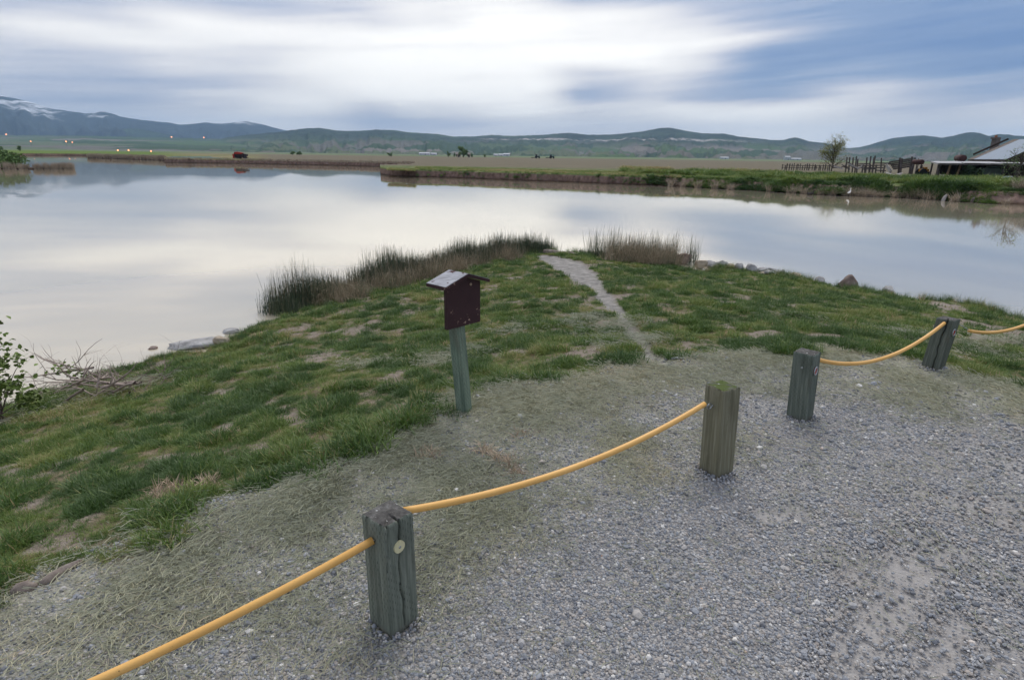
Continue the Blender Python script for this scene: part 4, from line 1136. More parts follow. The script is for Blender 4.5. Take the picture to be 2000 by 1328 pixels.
def bark(name, label, pts_px, ws, cat):
    mb = MB(); L = []
    for (a, b), w_ in zip(pts_px, ws):
        g_ = G(a, b); L.append((Vector(g_), w_))
    rows = []
    for i, (c_, w_) in enumerate(L):
        d = (L[min(i + 1, len(L) - 1)][0] - L[max(0, i - 1)][0]); d.z = 0; d.normalize(); n_ = Vector((-d.y, d.x, 0))
        row = []
        for k in range(9):
            f = k / 8 - .5; row.append(c_ + n_ * w_ * f + Vector((0, 0, .012 + w_ * .55 * math.cos(f * math.pi) * .8 + random.uniform(-.003, .003))))
        rows.append(row)
    V = [q for r_ in rows for q in r_]; n9 = 9
    F = [(i * n9 + k, i * n9 + k + 1, (i + 1) * n9 + k + 1, (i + 1) * n9 + k) for i in range(len(rows) - 1) for k in range(8)]
    o_ = len(V); V2 = [q - Vector((0, 0, .012)) for q in V]
    F2 = [tuple(o_ + i for i in reversed(f)) for f in F]
    rim = [(i * n9, (i + 1) * n9, o_ + (i + 1) * n9, o_ + i * n9) for i in range(len(rows) - 1)] + [((i + 1) * n9 + 8, i * n9 + 8, o_ + i * n9 + 8, o_ + (i + 1) * n9 + 8) for i in range(len(rows) - 1)]
    last = (len(rows) - 1) * n9
    rim += [(k + 1, k, o_ + k, o_ + k + 1) for k in range(8)] + [(last + k, last + k + 1, o_ + last + k + 1, o_ + last + k) for k in range(8)]
    mb.add(V + V2, F + F2 + rim)
    return tag(obj(name, mb, MAT_DRIFT, None, True, loc=L[0][0]), label, cat)
bark('bark_strip', 'long curled strip of bark at the turf edge lower left', [(78, 1146), (95, 1135), (112, 1124), (132, 1113), (150, 1104), (164, 1098)], [.035, .05, .045, .045, .03, .015], 'bark')
bark('bark_chunk', 'thick broken chunk of bark at the lower left turf edge', [(22, 1164), (36, 1155), (52, 1150), (66, 1152), (74, 1152)], [.03, .06, .07, .06, .03], 'bark')

# ---- clumps of dry stubble on the hay
MAT_DRYTUFT = leafmat('dry_stubble', [(0, lin(132, 114, 98)), (.5, lin(166, 146, 124)), (1, lin(190, 170, 146))], .1)
C_DRY = proto_collection('dry_tuft', [blade_tuft(60, .045, .045, 1.0, .004, 2, .5) for _ in range(3)], MAT_DRYTUFT)
dp = [G(a, b) for a, b, _ in [(955, 888, 1), (832, 893, 1), (995, 911, 1), (330, 962, 1), (395, 955, 1), (1020, 850, 1)]]
n = len(dp)
for _ in range(18):
    b_ = random.choice(dp[:5]); dp.append(np.array([b_[0] + random.gauss(0, .05), b_[1] + random.gauss(0, .05), b_[2]]))
dp = np.array(dp); n = len(dp)
scatter('dry_stubble', C_DRY, 3, dp, np.stack([rng.normal(0, .1, n), rng.normal(0, .1, n), rng.uniform(0, 6, n)], -1), rng.uniform(1.0, 1.8, n), rng.random(n), 'small tan clumps of dry stubble on the strewn hay', 'stubble')

# ------------------------------------------------------------------ dead branches and leafy shrub on the left
MAT_BRANCH = plain('grey_bark', lin(158, 144, 134), .9, .3, 20)
MAT_TWIG = plain('dark_twig', lin(118, 104, 98), .9, .3, 20)
MAT_LEAF = plain('shrub_leaf', lin(98, 118, 52), .6, .35, 6, bump=.05)
def branch(mb, a, d, L, r_, depth, rs, droop=0.):
    pts = [Vector(a)]; d = Vector(d).normalized(); seg = 6; rad = [r_]
    for i in range(seg):
        d = (d + Vector((rs.gauss(0, .16), rs.gauss(0, .16), rs.gauss(0, .12) - droop))).normalized()
        pts.append(pts[-1] + d * L / seg); rad.append(r_ * (1 - .75 * (i + 1) / seg))
    mb.tube(pts, rad, 5, False); ends = [(pts[-1], d)]
    if depth > 0:
        for k in range(rs.randint(2, 4)):
            i = rs.randint(1, seg - 1); dd = (d + Vector((rs.gauss(0, .8), rs.gauss(0, .8), rs.gauss(0, .5)))).normalized()
            ends += branch(mb, pts[i], dd, L * rs.uniform(.35, .65), rad[i] * .65, depth - 1, rs, droop)
    return ends
rs = random.Random(5)
bp = G(195, 778); broot = thing('brush_pile', 'heap of dead grey branches lying on the left shore', 'branches', bp)
mbb = MB()
for k in range(26):
    a = G(rs.uniform(110, 280), rs.uniform(735, 790)); px_t, py_t = rs.uniform(50, 300), rs.uniform(738, 795)
    t_ = PY(px_t, py_t, a[1] + rs.uniform(-.3, .6)); d = Vector(t_) - Vector(a)
    mbb = MB(); branch(mbb, zoff(a, .03 + rs.random() * .15), d, min(1.4, d.length * rs.uniform(.8, 1.2)), rs.uniform(.010, .020), 2, rs)
    obj('dead_branch', mbb, MAT_BRANCH, broot, True)
mbt = MB()
for k in range(26):
    mbt = MB(); a = G(rs.uniform(20, 330), rs.uniform(735, 780)); branch(mbt, zoff(a, .03), (rs.uniform(-1, .6), rs.uniform(-.2, .5), rs.uniform(.02, .3)), rs.uniform(.3, .65), .005, 2, rs, .03)
    obj('twig', mbt, MAT_TWIG, broot, True)
def leaves(mb, pts, n, size, spread, rs):
    for k in range(n):
        c_ = Vector(rs.choice(pts)) + Vector((rs.gauss(0, spread), rs.gauss(0, spread), rs.gauss(0, spread)))
        ax = Vector((rs.gauss(0, 1), rs.gauss(0, 1), rs.gauss(0, .6))).normalized(); up = Vector((rs.gauss(0, .6), rs.gauss(0, .6), 1)).normalized()
        si = ax.cross(up).normalized() * size * .38; l = size * rs.uniform(.7, 1.2); up2 = si.cross(ax).normalized() * size * .08
        mb.add([c_, c_ + ax * l * .35 + si + up2, c_ + ax * l * .75 + si * .7 + up2, c_ + ax * l, c_ + ax * l * .75 - si * .7 + up2, c_ + ax * l * .35 - si + up2], [(0, 1, 2, 3), (0, 3, 4, 5)])
mbs = MB(); ends = []
for (a0_, b0_, a1_, b1_, r_) in [(192, 735, 120, 715, .006), (205, 738, 90, 718, .006)]:
    a = PY(a0_, b0_, 7.2); b = PY(a1_, b1_, 7.2); mbs.tube([a, (np.array(a) + b) / 2 + np.array([0, 0, .05]), b], [r_, r_ * .7, r_ * .4], 5)
    for t_ in np.linspace(.35, 1, 9): ends.append(Vector(a).lerp(Vector(b), t_) + Vector((0, 0, .0)))
lsp = obj('leafy_twig', mbs, MAT_TWIG, broot)
ml = MB(); leaves(ml, ends, 60, .055, .035, rs); lo = obj('leaf_spray', ml, MAT_LEAF, lsp); tag(lo, kind='stuff')
sp = G(2, 828); shr = thing('shrub', 'leafy green shrub at the left edge by the water', 'shrub', sp)
ms = MB(); ends = []
for k in range(7):
    a = (sp[0] + rs.uniform(-.22, .08), sp[1] + rs.uniform(-.1, .1), sp[2] - .05)
    ends += branch(ms, a, (rs.uniform(-.35, .06), rs.uniform(-.15, .15), 1), rs.uniform(.55, .95), .010, 2, rs)
obj('stem', ms, MAT_TWIG, shr, True)
ml = MB(); leaves(ml, [e[0] for e in ends], 1700, .055, .05, rs); lo = obj('foliage', ml, MAT_LEAF, shr); tag(lo, kind='stuff')

# ------------------------------------------------------------------ grass and reeds on the far bank
def bank_pts(n, px0, px1, d0, d1, power=1.0):
    A = rng.uniform(px_az(px0, 340), px_az(px1, 340), n); rsh = np.interp(A, AZA, RSA)
    d = d0 + (d1 - d0) * rng.random(n) ** power; r = rsh + d
    return A, r, d
def bank_z(A, d):
    gg = grassyA(A)
    w = .62 * (1 + 3.2 * gg)
    return WZ + (LAND - WZ) * np.clip(d / w, 0, 1)
C_FAR = proto_collection('meadow_tuft', [blade_tuft(34, .42, .28, .9, .045, 2, .5, .8) for _ in range(5)], MAT_GRASS)
A, r, d = bank_pts(23000, 1215, 2250, .15, 34, 1.6)
gg = grassyA(A); k = (rng.random(len(A)) < np.where(d < 2.4, .08 + .9 * gg, 1)) & (fbm(np.sin(A) * r * .35, np.cos(A) * r * .35, 171, 3) > .33)
A, r, d = A[k], r[k], d[k]; n = len(A)
xx, yy = np.sin(A) * r, np.cos(A) * r
mound = sstep(.38, .7, fbm(xx * .28, yy * .28, 173, 3))
tint = np.clip(.35 + (fbm(xx * .3, yy * .3, 175, 4) - .5) * .8 + rng.normal(0, .1, n) - .14 * sstep(4, 1, d) + .35 * sstep(12, 28, d) * (fbm(xx * .2, yy * .2, 177) > .5), 0, 1)
rot = np.stack([rng.normal(0, .15, n), rng.normal(0, .15, n), rng.uniform(0, 6.28, n)], -1)
scatter('bank_grass', C_FAR, 5, np.stack([xx, yy, bank_z(A, d) - .05 + mound * .12], -1), rot, (.55 + .9 * mound) * rng.uniform(.7, 1.2, n), tint, 'lush green grass covering the bank across the water', 'grass')
A, r, d = bank_pts(9000, 812, 1330, .9, 16, 1.0); n = len(A); xx, yy = np.sin(A) * r, np.cos(A) * r
A2 = rng.uniform(azT, azS, 900); r2 = np.interp(A2, [azT, azS], [82, 79]) + rng.uniform(0, 6, 900)
xx = np.concatenate([xx, np.sin(A2) * r2]); yy = np.concatenate([yy, np.cos(A2) * r2]); n = len(xx)
zz = np.full(n, LAND - .04)
tint = np.clip(.62 + (fbm(xx * .25, yy * .25, 181, 4) - .5) * 1.1 + rng.normal(0, .1, n), 0, 1)
k = np.concatenate([np.ones(len(A), bool), (A2 > azT + .012)])
scatter('meadow_grass', C_FAR, 5, np.stack([xx, yy, zz], -1)[k], np.stack([rng.normal(0, .15, n), rng.normal(0, .15, n), rng.uniform(0, 6.28, n)], -1)[k], rng.uniform(.3, .62, n)[k], tint[k], 'pale green meadow grass on top of the cut bank', 'grass')
# weeds on the cut face
A, r, d = bank_pts(260, 760, 1420, .1, .6); n = len(A); xx, yy = np.sin(A) * r, np.cos(A) * r
A = np.maximum(A, azS)
k = fbm(A * 90, A * 0, 185, 3) > .52
scatter('bank_weeds', C_FAR, 5, np.stack([xx, yy, bank_z(A, d)], -1)[k], np.stack([np.full(n, .3), rng.normal(0, .2, n), rng.uniform(0, 6.28, n)], -1)[k], rng.uniform(.4, .9, n)[k], rng.uniform(.05, .4, n)[k], 'dark green weeds growing on the cut soil bank', 'weeds')
# dry reed clumps at the far waterline
MAT_DRYREED = NT('dry_reed'); p = MAT_DRYREED.co()
MAT_DRYREED = MAT_DRYREED.pbr(MAT_DRYREED.ramp(MAT_DRYREED.noise(p, 9, 4), [(.3, lin(126, 115, 102)), (.7, lin(178, 165, 148))]), .9, 0, None, .1)
dry = [blade_tuft(110, .75, .32, .75, .022, 3, .45, .9) for _ in range(4)]
for me in dry: me.materials.append(MAT_DRYREED)
def far_wp(px, off=0.):
    a = px_az(px, 380); r_ = float(np.interp(a, AZA, RSA)) + off
    return np.array([math.sin(a) * r_, math.cos(a) * r_, WZ])
xs = [1310, 1322, 1334, 1346, 1362, 1378, 1394, 1410, 1425, 1438, 1505, 1522, 1543, 1558, 1571, 1590, 1604, 1616, 1624, 1634, 1650, 1662, 1674, 1688, 1698, 1709, 1719, 1752, 1766, 1778, 1794, 1812, 1826, 1836, 1868, 1930, 1968, 1985]
for i, a in enumerate(xs[::2] + xs[21:33:2]):
    p = far_wp(a + random.uniform(-2, 2), random.uniform(-.35, .0)); o = bpy.data.objects.new('reed_clump', dry[i % 4]); col.objects.link(o)
    o.location = p + np.array([0, 0, .02]); o.rotation_euler.z = random.uniform(0, 6.28); q = random.uniform(.85, 1.3); o.scale = (q * 1.15, q, q * random.uniform(.8, 1.15))
    tag(o, 'dry tan reed clump at the waterline of the far grassy bank', 'reeds', 'dry reed clumps along the far waterline')
# taller tan reeds at the right end of the bank
for i, (a, off, sc_) in enumerate([(1990, 3.2, 1.9), (2003, 3.8, 2.2), (1978, 4.2, 1.5)]):
    p = far_wp(a, off); o = bpy.data.objects.new('reed_clump', dry[i]); col.objects.link(o); o.location = (p[0], p[1], LAND - .3); o.scale = (sc_ * .8, sc_ * .8, sc_)
    tag(o, ['tall tan reed clump at the right edge below the barn', 'largest tan reed clump cut by the right picture edge', 'lower tan reed clump left of the tall ones at the right edge'][i], 'reeds', 'tall reeds by the barn')
def land_pt(px, Y, z=LAND):
    p = PY(px, 330, Y); return Vector((p[0], p[1], z))
def fp(px, py, Y): return Vector(PY(px, py, Y))

# islet and marsh reeds on the left
isl = MB(); ip = PZ(40, 331, WZ); ring = []
for k in range(28):
    a = 2 * math.pi * k / 28; ring.append((ip[0] - 4 + math.cos(a) * 9.2 * random.uniform(.92, 1.05), ip[1] + 3 + math.sin(a) * 4 * random.uniform(.9, 1.1)))
isl.add([(x_, y_, WZ - .4) for x_, y_ in ring] + [(ip[0] - 4 + (x_ - ip[0] + 4) * .9, ip[1] + 3 + (y_ - ip[1] - 3) * .9, WZ + .15) for x_, y_ in ring], [tuple(28 + k for k in range(28))] + [(k, (k + 1) % 28, 28 + (k + 1) % 28, 28 + k) for k in range(28)])
tag(obj('islet', isl, MAT_FIELD), kind='structure')
C_MARSH = proto_collection('marsh_reed', [blade_tuft(90, .95, .30, .28, .03, 2, .35, .3) for _ in range(4)], MAT_DRYREED)
def marsh(name, pts, sc_, label):
    n = len(pts); scatter(name, C_MARSH, 4, pts, np.stack([rng.normal(0, .08, n), rng.normal(0, .08, n), rng.uniform(0, 6.28, n)], -1), sc_, rng.random(n), label, 'reeds')
tt_ = np.concatenate([np.linspace(math.pi, 2 * math.pi + .5, 90)])
pts = np.stack([ip[0] - 4 + np.cos(tt_) * 8.6, ip[1] + 3 + np.sin(tt_) * 3.4, np.full(len(tt_), WZ)], -1) + np.concatenate([rng.normal(0, .35, (len(tt_), 2)), np.zeros((len(tt_), 1))], 1)
marsh('islet_reeds', pts, rng.uniform(.85, 1.2, len(pts)), 'band of dry brown reeds round the islet at the left edge')
def strip_pts(AZ, RS, n, d0, d1):
    A = rng.uniform(AZ[0], AZ[-1], n); r = np.interp(A, AZ, RS) + rng.uniform(d0, d1, n); return np.stack([np.sin(A) * r, np.cos(A) * r, np.full(n, LAND - .35)], -1)
pc_ = strip_pts(AZC, RSC, 500, .3, 2.5); pc_[:, 2] = WZ + .1
pb_ = strip_pts(AZB, RSB, 900, .5, 5)
marsh('marsh_reeds', np.concatenate([pc_, pb_]), np.concatenate([rng.uniform(1.1, 1.7, len(pc_)), rng.uniform(.4, .8, len(pb_))]), 'low strip of dry marsh reeds along the far left shore')

# ------------------------------------------------------------------ trees
MAT_TRUNK = plain('tree_bark', lin(78, 70, 62), .9, .3, 3)
MAT_YLEAF = plain('spring_leaf', lin(112, 116, 58), .7, .3, .8, bump=.02)
MAT_GLEAF = plain('green_leaf', lin(88, 112, 60), .7, .35, .5, bump=.02)
def crown_leaves(mb, pts, n, size, spread, rs):
    for k in range(n):
        c_ = Vector(rs.choice(pts)) + Vector((rs.gauss(0, spread), rs.gauss(0, spread), rs.gauss(0, spread)))
        ax = Vector((rs.gauss(0, 1), rs.gauss(0, 1), rs.gauss(0, 1))).normalized(); si = ax.orthogonal().normalized() * size * .5
        mb.add([c_ - si, c_ + ax * size * .5, c_ + si, c_ - ax * size * .5], [(0, 1, 2, 3)])
def tree(name, label, base, H, W, rs, nl=900, size=.16, mat=None, sparse=True, group=None, stems=5):
    root = thing(name, label, 'tree', base, group); b = Vector(base)
    mt = MB(); ends = []
    mt.tube([b - Vector((0, 0, .2)), b + Vector((.02 * H, 0, H * .3)), b + Vector((0, 0, H * .62))], [H * .018, H * .013, H * .006], 8, False)
    for k in range(stems * 4):
        z0 = rs.uniform(.08, .6); a = rs.uniform(0, 6.283); p0 = b + Vector((0, 0, H * z0))
        up = .7 + 1.2 * z0
        L = H * rs.uniform(.30, .46) * (1.05 - .35 * z0)
        ends += branch(mt, p0, (math.cos(a) * W / H * 1.5, math.sin(a) * W / H * 1.5, up), L, H * .0085, 2, rs)
    obj('trunk', mt, MAT_TRUNK, root, True)
    mc = MB(); crown_leaves(mc, [e[0] for e in ends], nl, size, H * .03, rs)
    cr_ = obj('crown', mc, mat or MAT_YLEAF, root); tag(cr_, kind='stuff')
    return root
tree('young_tree', 'lone sparse spring tree beside the broken corral', land_pt(1624, 112), 6.6, 4.6, random.Random(3), 2600, .17, stems=8)
tree('sapling', 'thin leafy sapling in front of the barn at the right edge', land_pt(1990, 58), 4.2, 3.6, random.Random(9), 700, .10, MAT_GLEAF)
def bushy(name, label, base, H, W, rs, n=700, size=.3, mat=None, cat='bush', group=None):
    root = thing(name, label, cat, base, group); b = Vector(base)
    mt = MB(); ends = []
    for k in range(6): ends += branch(mt, b, (rs.uniform(-.7, .7) * W / H, rs.uniform(-.7, .7) * W / H, 1), H * rs.uniform(.5, .85), H * .02, 1, rs)
    obj('stem' if cat == 'bush' else 'trunk', mt, MAT_TRUNK, root)
    mc = MB(); lobes = [b + Vector((rs.gauss(0, W * .22), rs.gauss(0, W * .22), H * rs.uniform(.3, .85))) for _ in range(14)]
    for k in range(n):
        l = rs.choice(lobes); d = Vector((rs.gauss(0, 1), rs.gauss(0, 1), rs.gauss(0, 1))).normalized() * W * .2 * rs.random() ** .4
        c_ = l + d; c_.z = max(c_.z, b.z + .05)
        ax = Vector((rs.gauss(0, 1), rs.gauss(0, 1), rs.gauss(0, 1))).normalized(); si = ax.orthogonal().normalized() * size * .5
        mc.add([c_ - si, c_ + ax * size * .5, c_ + si, c_ - ax * size * .5], [(0, 1, 2, 3)])
    cr_ = obj('foliage' if cat == 'bush' else 'crown', mc, mat or MAT_GLEAF, root); tag(cr_, kind='stuff')
    return root
bushy('islet_bush', 'dark green willow bush on the islet at the left edge', (ip[0] - 5.5, ip[1] + 4.2, WZ + .1), 2.3, 6.0, random.Random(4), 2200, .3)
bushy('far_tree', 'round green tree beside the cream farmhouse across the fields', land_pt(905, 430), 7.5, 6.2, random.Random(6), 900, .8, cat='tree')
bushy('far_tree', 'slim green tree left of the cream farmhouse', land_pt(876, 430), 4.2, 2.0, random.Random(7), 250, .6, cat='tree')
bushy('far_tree', 'small slim tree just left of the farmhouse wall', land_pt(888, 432), 3.2, 1.4, random.Random(8), 160, .5, cat='tree')
bushy('far_tree', 'small tree right of the cream farmhouse', land_pt(922, 430), 2.6, 2.0, random.Random(10), 160, .5, cat='tree')
bushy('far_tree', 'single small tree in the field far right of the farmhouse', land_pt(947, 430), 2.4, 1.5, random.Random(11), 120, .5, cat='tree')
bushy('field_bush', 'left of two round bushes behind the ploughed field', land_pt(574, 420), 2.6, 2.6, random.Random(12), 260, .6)
bushy('field_bush', 'right of two round bushes behind the ploughed field', land_pt(587, 420), 2.4, 2.8, random.Random(13), 260, .6)
bushy('field_bush', 'bush on the field edge between the ploughed strip and the hills', land_pt(763, 430), 2.4, 2.8, random.Random(14), 240, .6)
bushy('far_tree', 'small tree on the green shore at the far left', land_pt(47, 420), 3.8, 2.6, random.Random(15), 240, .6, cat='tree')
bushy('far_tree', 'low spreading tree cut off by the far left shore', land_pt(8, 420), 3.2, 5.0, random.Random(16), 300, .6, cat='tree')
bushy('yard_bush', 'dark green elder bush growing in front of the open shed', land_pt(1893, 74.0), 1.9, 2.2, random.Random(17), 900, .22, plain('elder_leaf', lin(44, 64, 34), .7, .3, .6))

# ------------------------------------------------------------------ field fence and corral
MAT_OLD = NT('old_grey_timber'); p = MAT_OLD.co()
MAT_OLD = MAT_OLD.pbr(MAT_OLD.ramp(MAT_OLD.noise(MAT_OLD.map(p, (3, 3, 3)), 1, 6, .7), [(.3, lin(62, 58, 56)), (.55, lin(92, 86, 84)), (.75, lin(124, 118, 114))]), .95, 0, MAT_OLD.bump(MAT_OLD.noise(p, 10, 5), .5, .02), .1)
MAT_PALE = plain('bleached_board', lin(150, 146, 144), .9, .3, 2)
MAT_DARKW = plain('dark_board', lin(58, 50, 46), .95, .3, 2)
def stick(parent, name, a, b, w_, mat=None, h_=None):
    return obj(name, MB().bar(a, b, w_, h_ or w_), mat or MAT_OLD, parent)
fr = thing('field_fence', 'row of short wooden posts behind the meadow left of the corral', 'fence', land_pt(1580, 118))
for i in range(22):
    px = 1528 + i * 4.4 + random.uniform(-1, 1); b = land_pt(px, 118 - i * .15, LAND - .1)
    stick(fr, 'fence_post', b, b + Vector((random.uniform(-.08, .08), 0, random.uniform(.9, 1.4))), random.uniform(.09, .15))
for q in (.45, .85): obj('rail', MB().bar(land_pt(1526, 118, LAND + q), land_pt(1622, 115, LAND + q), .05, .1), MAT_OLD, fr)
cr0 = thing('corral', 'broken weathered corral of tall posts and sagging rails', 'corral', land_pt(1690, 100))
def cpost(px, top, Y, dx=0, w_=.15):
    t_ = fp(px, top, Y); b = land_pt(px + dx, Y, LAND - .2); stick(cr0, 'post', b, t_, w_)
for a in [(1654.5, 307.5, 97, -2), (1659.8, 307.2, 101, -1), (1666.4, 308, 102, -.5), (1673, 305.8, 100, -2), (1675.6, 311, 98, -1), (1693.4, 308, 102, -1), (1701, 305.4, 100, -2.5), (1707, 308, 97, -2), (1709.5, 304.6, 96, -4), (1721.7, 309, 103, 0), (1711.6, 322, 92, 0), (1728.5, 323, 90, -3), (1686, 322, 93, -1), (1700, 321.5, 94, 0), (1690, 323, 93, 1)]:
    cpost(*a)
def rail(px0, py0, px1, py1, Y0, Y1, mat=None, h_=.16, root=None, name='rail'):
    return obj(name, MB().bar(fp(px0, py0, Y0), fp(px1, py1, Y1), .05, h_), mat or MAT_OLD, root or cr0)
for a in [(1676, 321, 1700, 320, 99, 101), (1676, 324, 1701, 323.5, 99, 100), (1676, 328, 1700, 328, 98, 99), (1683, 331, 1712, 330, 93, 93), (1700, 324, 1728, 323, 94, 92), (1700, 328, 1729, 328, 94, 91), (1712, 333, 1730, 334, 92, 90), (1655, 317, 1676, 329, 97, 96), (1658, 322, 1674, 331, 97, 96), (1624, 323, 1640, 327, 103, 100), (1626, 328, 1644, 328, 103, 100), (1640, 329, 1655, 321, 100, 98), (1644, 322, 1656, 327, 100, 97), (1705, 319, 1740, 319, 100, 100), (1648, 326, 1660, 331, 99, 97), (1722, 319, 1745, 322, 100, 99)]:
    rail(*a)
for a in [(1657, 320.5, 1677, 329, 95.5, 95), (1629, 325, 1646, 330, 101, 99), (1675, 331, 1686, 322.5, 94, 94.5)]: rail(*a, mat=MAT_PALE, h_=.22, name='fallen_rail')
ch = thing('loading_chute', 'sloping plank loading chute at the right end of the corral', 'chute', land_pt(1765, 96))
for k in range(5):
    y0, y1 = 315.5 + k * 3.2, 310.5 + k * 3.6
    rail(1736 + k * 2, y0 + 2, 1782, y1, 97, 95, h_=.24, root=ch, name='plank')
for px, top, Y, dx in [(1758, 308.5, 97, -1), (1761.5, 310, 95, -1), (1781.5, 306.5, 95, -3), (1787, 308.5, 94, -5)]:
    stick(ch, 'post', land_pt(px + dx, Y, LAND - .2), fp(px, top, Y), .22)
lab = ['wide pale board leaning off the end of the corral', 'grey plank fallen in the grass below the corral end', 'bleached plank lying crosswise right of the corral', 'pale plank pointing at the slab right of the corral', 'second board leaning beside the wide pale board', 'short plank lying under the leaning boards']
for i, a in enumerate([(1731, 323, 1741, 336, 88, 86, .5), (1730, 337, 1747, 343, 84, 80, .3), (1745, 343, 1761, 338.5, 80, 82, .35), (1757, 341.5, 1769, 349, 80, 77, .3), (1734, 326, 1738, 338, 87, 86, .3), (1733, 340, 1750, 345, 82, 79, .25)]):
    q0, q1 = fp(a[0], a[1], a[4]), fp(a[2], a[3], a[5])
    o = obj('loose_plank', MB().bar(q0, q1, .05 if i in (0, 4) else a[6], a[6] if i in (0, 4) else .06), MAT_PALE, None, loc=q1); tag(o, lab[i], 'plank', 'loose boards by the corral')
sl = MB(); c0 = land_pt(1784, 77, LAND)
sl.add([(c0.x - 2.4, c0.y - 1.5, LAND + .1), (c0.x + 2.6, c0.y - 1.9, LAND + .1), (c0.x + 3.0, c0.y + 3, LAND + .1), (c0.x - 2, c0.y + 3, LAND + .1)] + [(c0.x - 2.4, c0.y - 1.5, LAND - .2), (c0.x + 2.6, c0.y - 1.9, LAND - .2), (c0.x + 3.0, c0.y + 3, LAND - .2), (c0.x - 2, c0.y + 3, LAND - .2)], [(0, 1, 2, 3), (0, 4, 5, 1), (1, 5, 6, 2), (2, 6, 7, 3), (3, 7, 4, 0)])
MAT_CONC = plain('pale_concrete', lin(164, 156, 148), .9, .2, .6)
tag(obj('concrete_slab', sl, MAT_CONC, None, loc=(c0.x, c0.y, LAND)), 'pale concrete slab on the ground in front of the shed', 'slab')
ty = land_pt(1784, 76.2, LAND + .22); mbt = MB(); mbt.tube([ty + Vector((.32 * math.cos(a), .32 * math.sin(a), 0)) for a in np.linspace(0, 2 * math.pi, 17)], .11, 8, False)
tag(obj('old_tyre', mbt, plain('rubber', (.02, .02, .022), .8, .2, 5), None, True, loc=ty), 'black tyre lying on the pale slab', 'tyre')

# ------------------------------------------------------------------ rusty tanks
MAT_RUST = NT('rusty_steel'); p = MAT_RUST.co()
MAT_RUST = MAT_RUST.pbr(MAT_RUST.ramp(MAT_RUST.noise(p, 2.5, 6, .7), [(.3, lin(46, 30, 30)), (.6, lin(74, 48, 46)), (.8, lin(94, 66, 58))]), .8, .2, MAT_RUST.bump(MAT_RUST.noise(p, 12, 5), .3, .01), .3)
def tank(label, a, b, rad, ground_z):
    a = Vector(a); b = Vector(b); base = ((a + b) / 2).copy(); base.z = ground_z
    root = thing('fuel_tank', label, 'tank', base, 'rusty horizontal fuel tanks'); d = (b - a).normalized()
    obj('shell', MB().tube([a - d * .08, a, b, b + d * .08], [rad * .8, rad, rad, rad * .8], 24), MAT_RUST, root, True)
    for e_ in (.2, .8):
        q = a.lerp(b, e_); side = d.cross(Vector((0, 0, 1))).normalized() * rad * .7
        for s_ in (-1, 1): obj('leg', MB().bar(Vector((q.x + side.x * s_ * 1.3, q.y + side.y * s_ * 1.3, ground_z - .1)), q + side * s_ - Vector((0, 0, rad * .5)), .09, .09), MAT_OLD, root)
    obj('filler_cap', MB().tube([a.lerp(b, .5) + Vector((0, 0, rad)), a.lerp(b, .5) + Vector((0, 0, rad + .12))], .05, 8), MAT_RUST, root)
tank('rusty tank on legs between the corral chute and the shed', fp(1785, 316.5, 93), fp(1801, 317, 91), .36, LAND)
tank('rusty tank with round end showing above the shed roof', fp(1870, 309, 90), fp(1881, 309.5, 84), .44, LAND)

# yellow machine beside the shed
MAT_YM = plain('faded_yellow_paint', lin(176, 128, 48), .6, .3, 2)
MAT_TYRE = plain('tyre_rubber', (.02, .02, .022), .85, .2, 5)
ymb = land_pt(1805, 86); ym = thing('yellow_tractor', 'small faded yellow tractor parked left of the shed', 'tractor', ymb)
obj('body', MB().box(ymb + Vector((0, 0, .75)), (1.0, .7, .4)).box(ymb + Vector((.1, 0, 1.05)), (.35, .5, .3)), MAT_YM, ym)
obj('seat', MB().box(ymb + Vector((-.3, 0, 1.05)), (.3, .4, .12)).box(ymb + Vector((-.45, 0, 1.25)), (.08, .4, .35)), MAT_DARKW, ym)
for sx_, rr_ in ((-.35, .5), (.45, .3)):
    for sy in (-.45, .45): obj('wheel', MB().tube([ymb + Vector((sx_, sy - .1, rr_)), ymb + Vector((sx_, sy + .1, rr_))], rr_, 16), MAT_TYRE, ym)

# ------------------------------------------------------------------ open shed
MAT_TIN = NT('corrugated_tin'); p = MAT_TIN.co()
MAT_TIN = MAT_TIN.pbr(MAT_TIN.mix(MAT_TIN.mr(MAT_TIN.noise(p, .9, 6, .7), .50, .66, 0, .6), lin(150, 152, 156), lin(122, 106, 98)), .6, .1, MAT_TIN.bump(MAT_TIN.noise(p, 6, 4), .2, .02), .4)
sh_b = land_pt(1900, 78); shed = thing('open_shed', 'low open fronted shed with flat pale tin roof', 'shed', sh_b)
q = [fp(1833, 318.7, 73.5), fp(2012, 319.6, 73.5), fp(2005, 315.8, 86), fp(1817, 315.2, 86)]
def corrug(q, nx, amp, th=.03):
    q = [Vector(v) for v in q]; mb = MB(); V = []; F = []
    n = (q[1] - q[0]).cross(q[3] - q[0]).normalized()
    for j in range(2):
        for i in range(nx + 1):
            f = i / nx; a = q[0].lerp(q[1], f) if j == 0 else q[3].lerp(q[2], f); V.append(a + n * amp * (1 if i % 2 else -1))
    V2 = [v - n * th for v in V]; N1 = nx + 1; o = len(V)
    for i in range(nx):
        F.append((i, i + 1, N1 + i + 1, N1 + i)); F.append((o + N1 + i, o + N1 + i + 1, o + i + 1, o + i)); F.append((i, o + i, o + i + 1, i + 1)); F.append((N1 + i + 1, o + N1 + i + 1, o + N1 + i, N1 + i))
    F += [(0, N1, o + N1, o), (nx, o + nx, o + N1 + nx, N1 + nx)]
    return mb.add(V + V2, F)
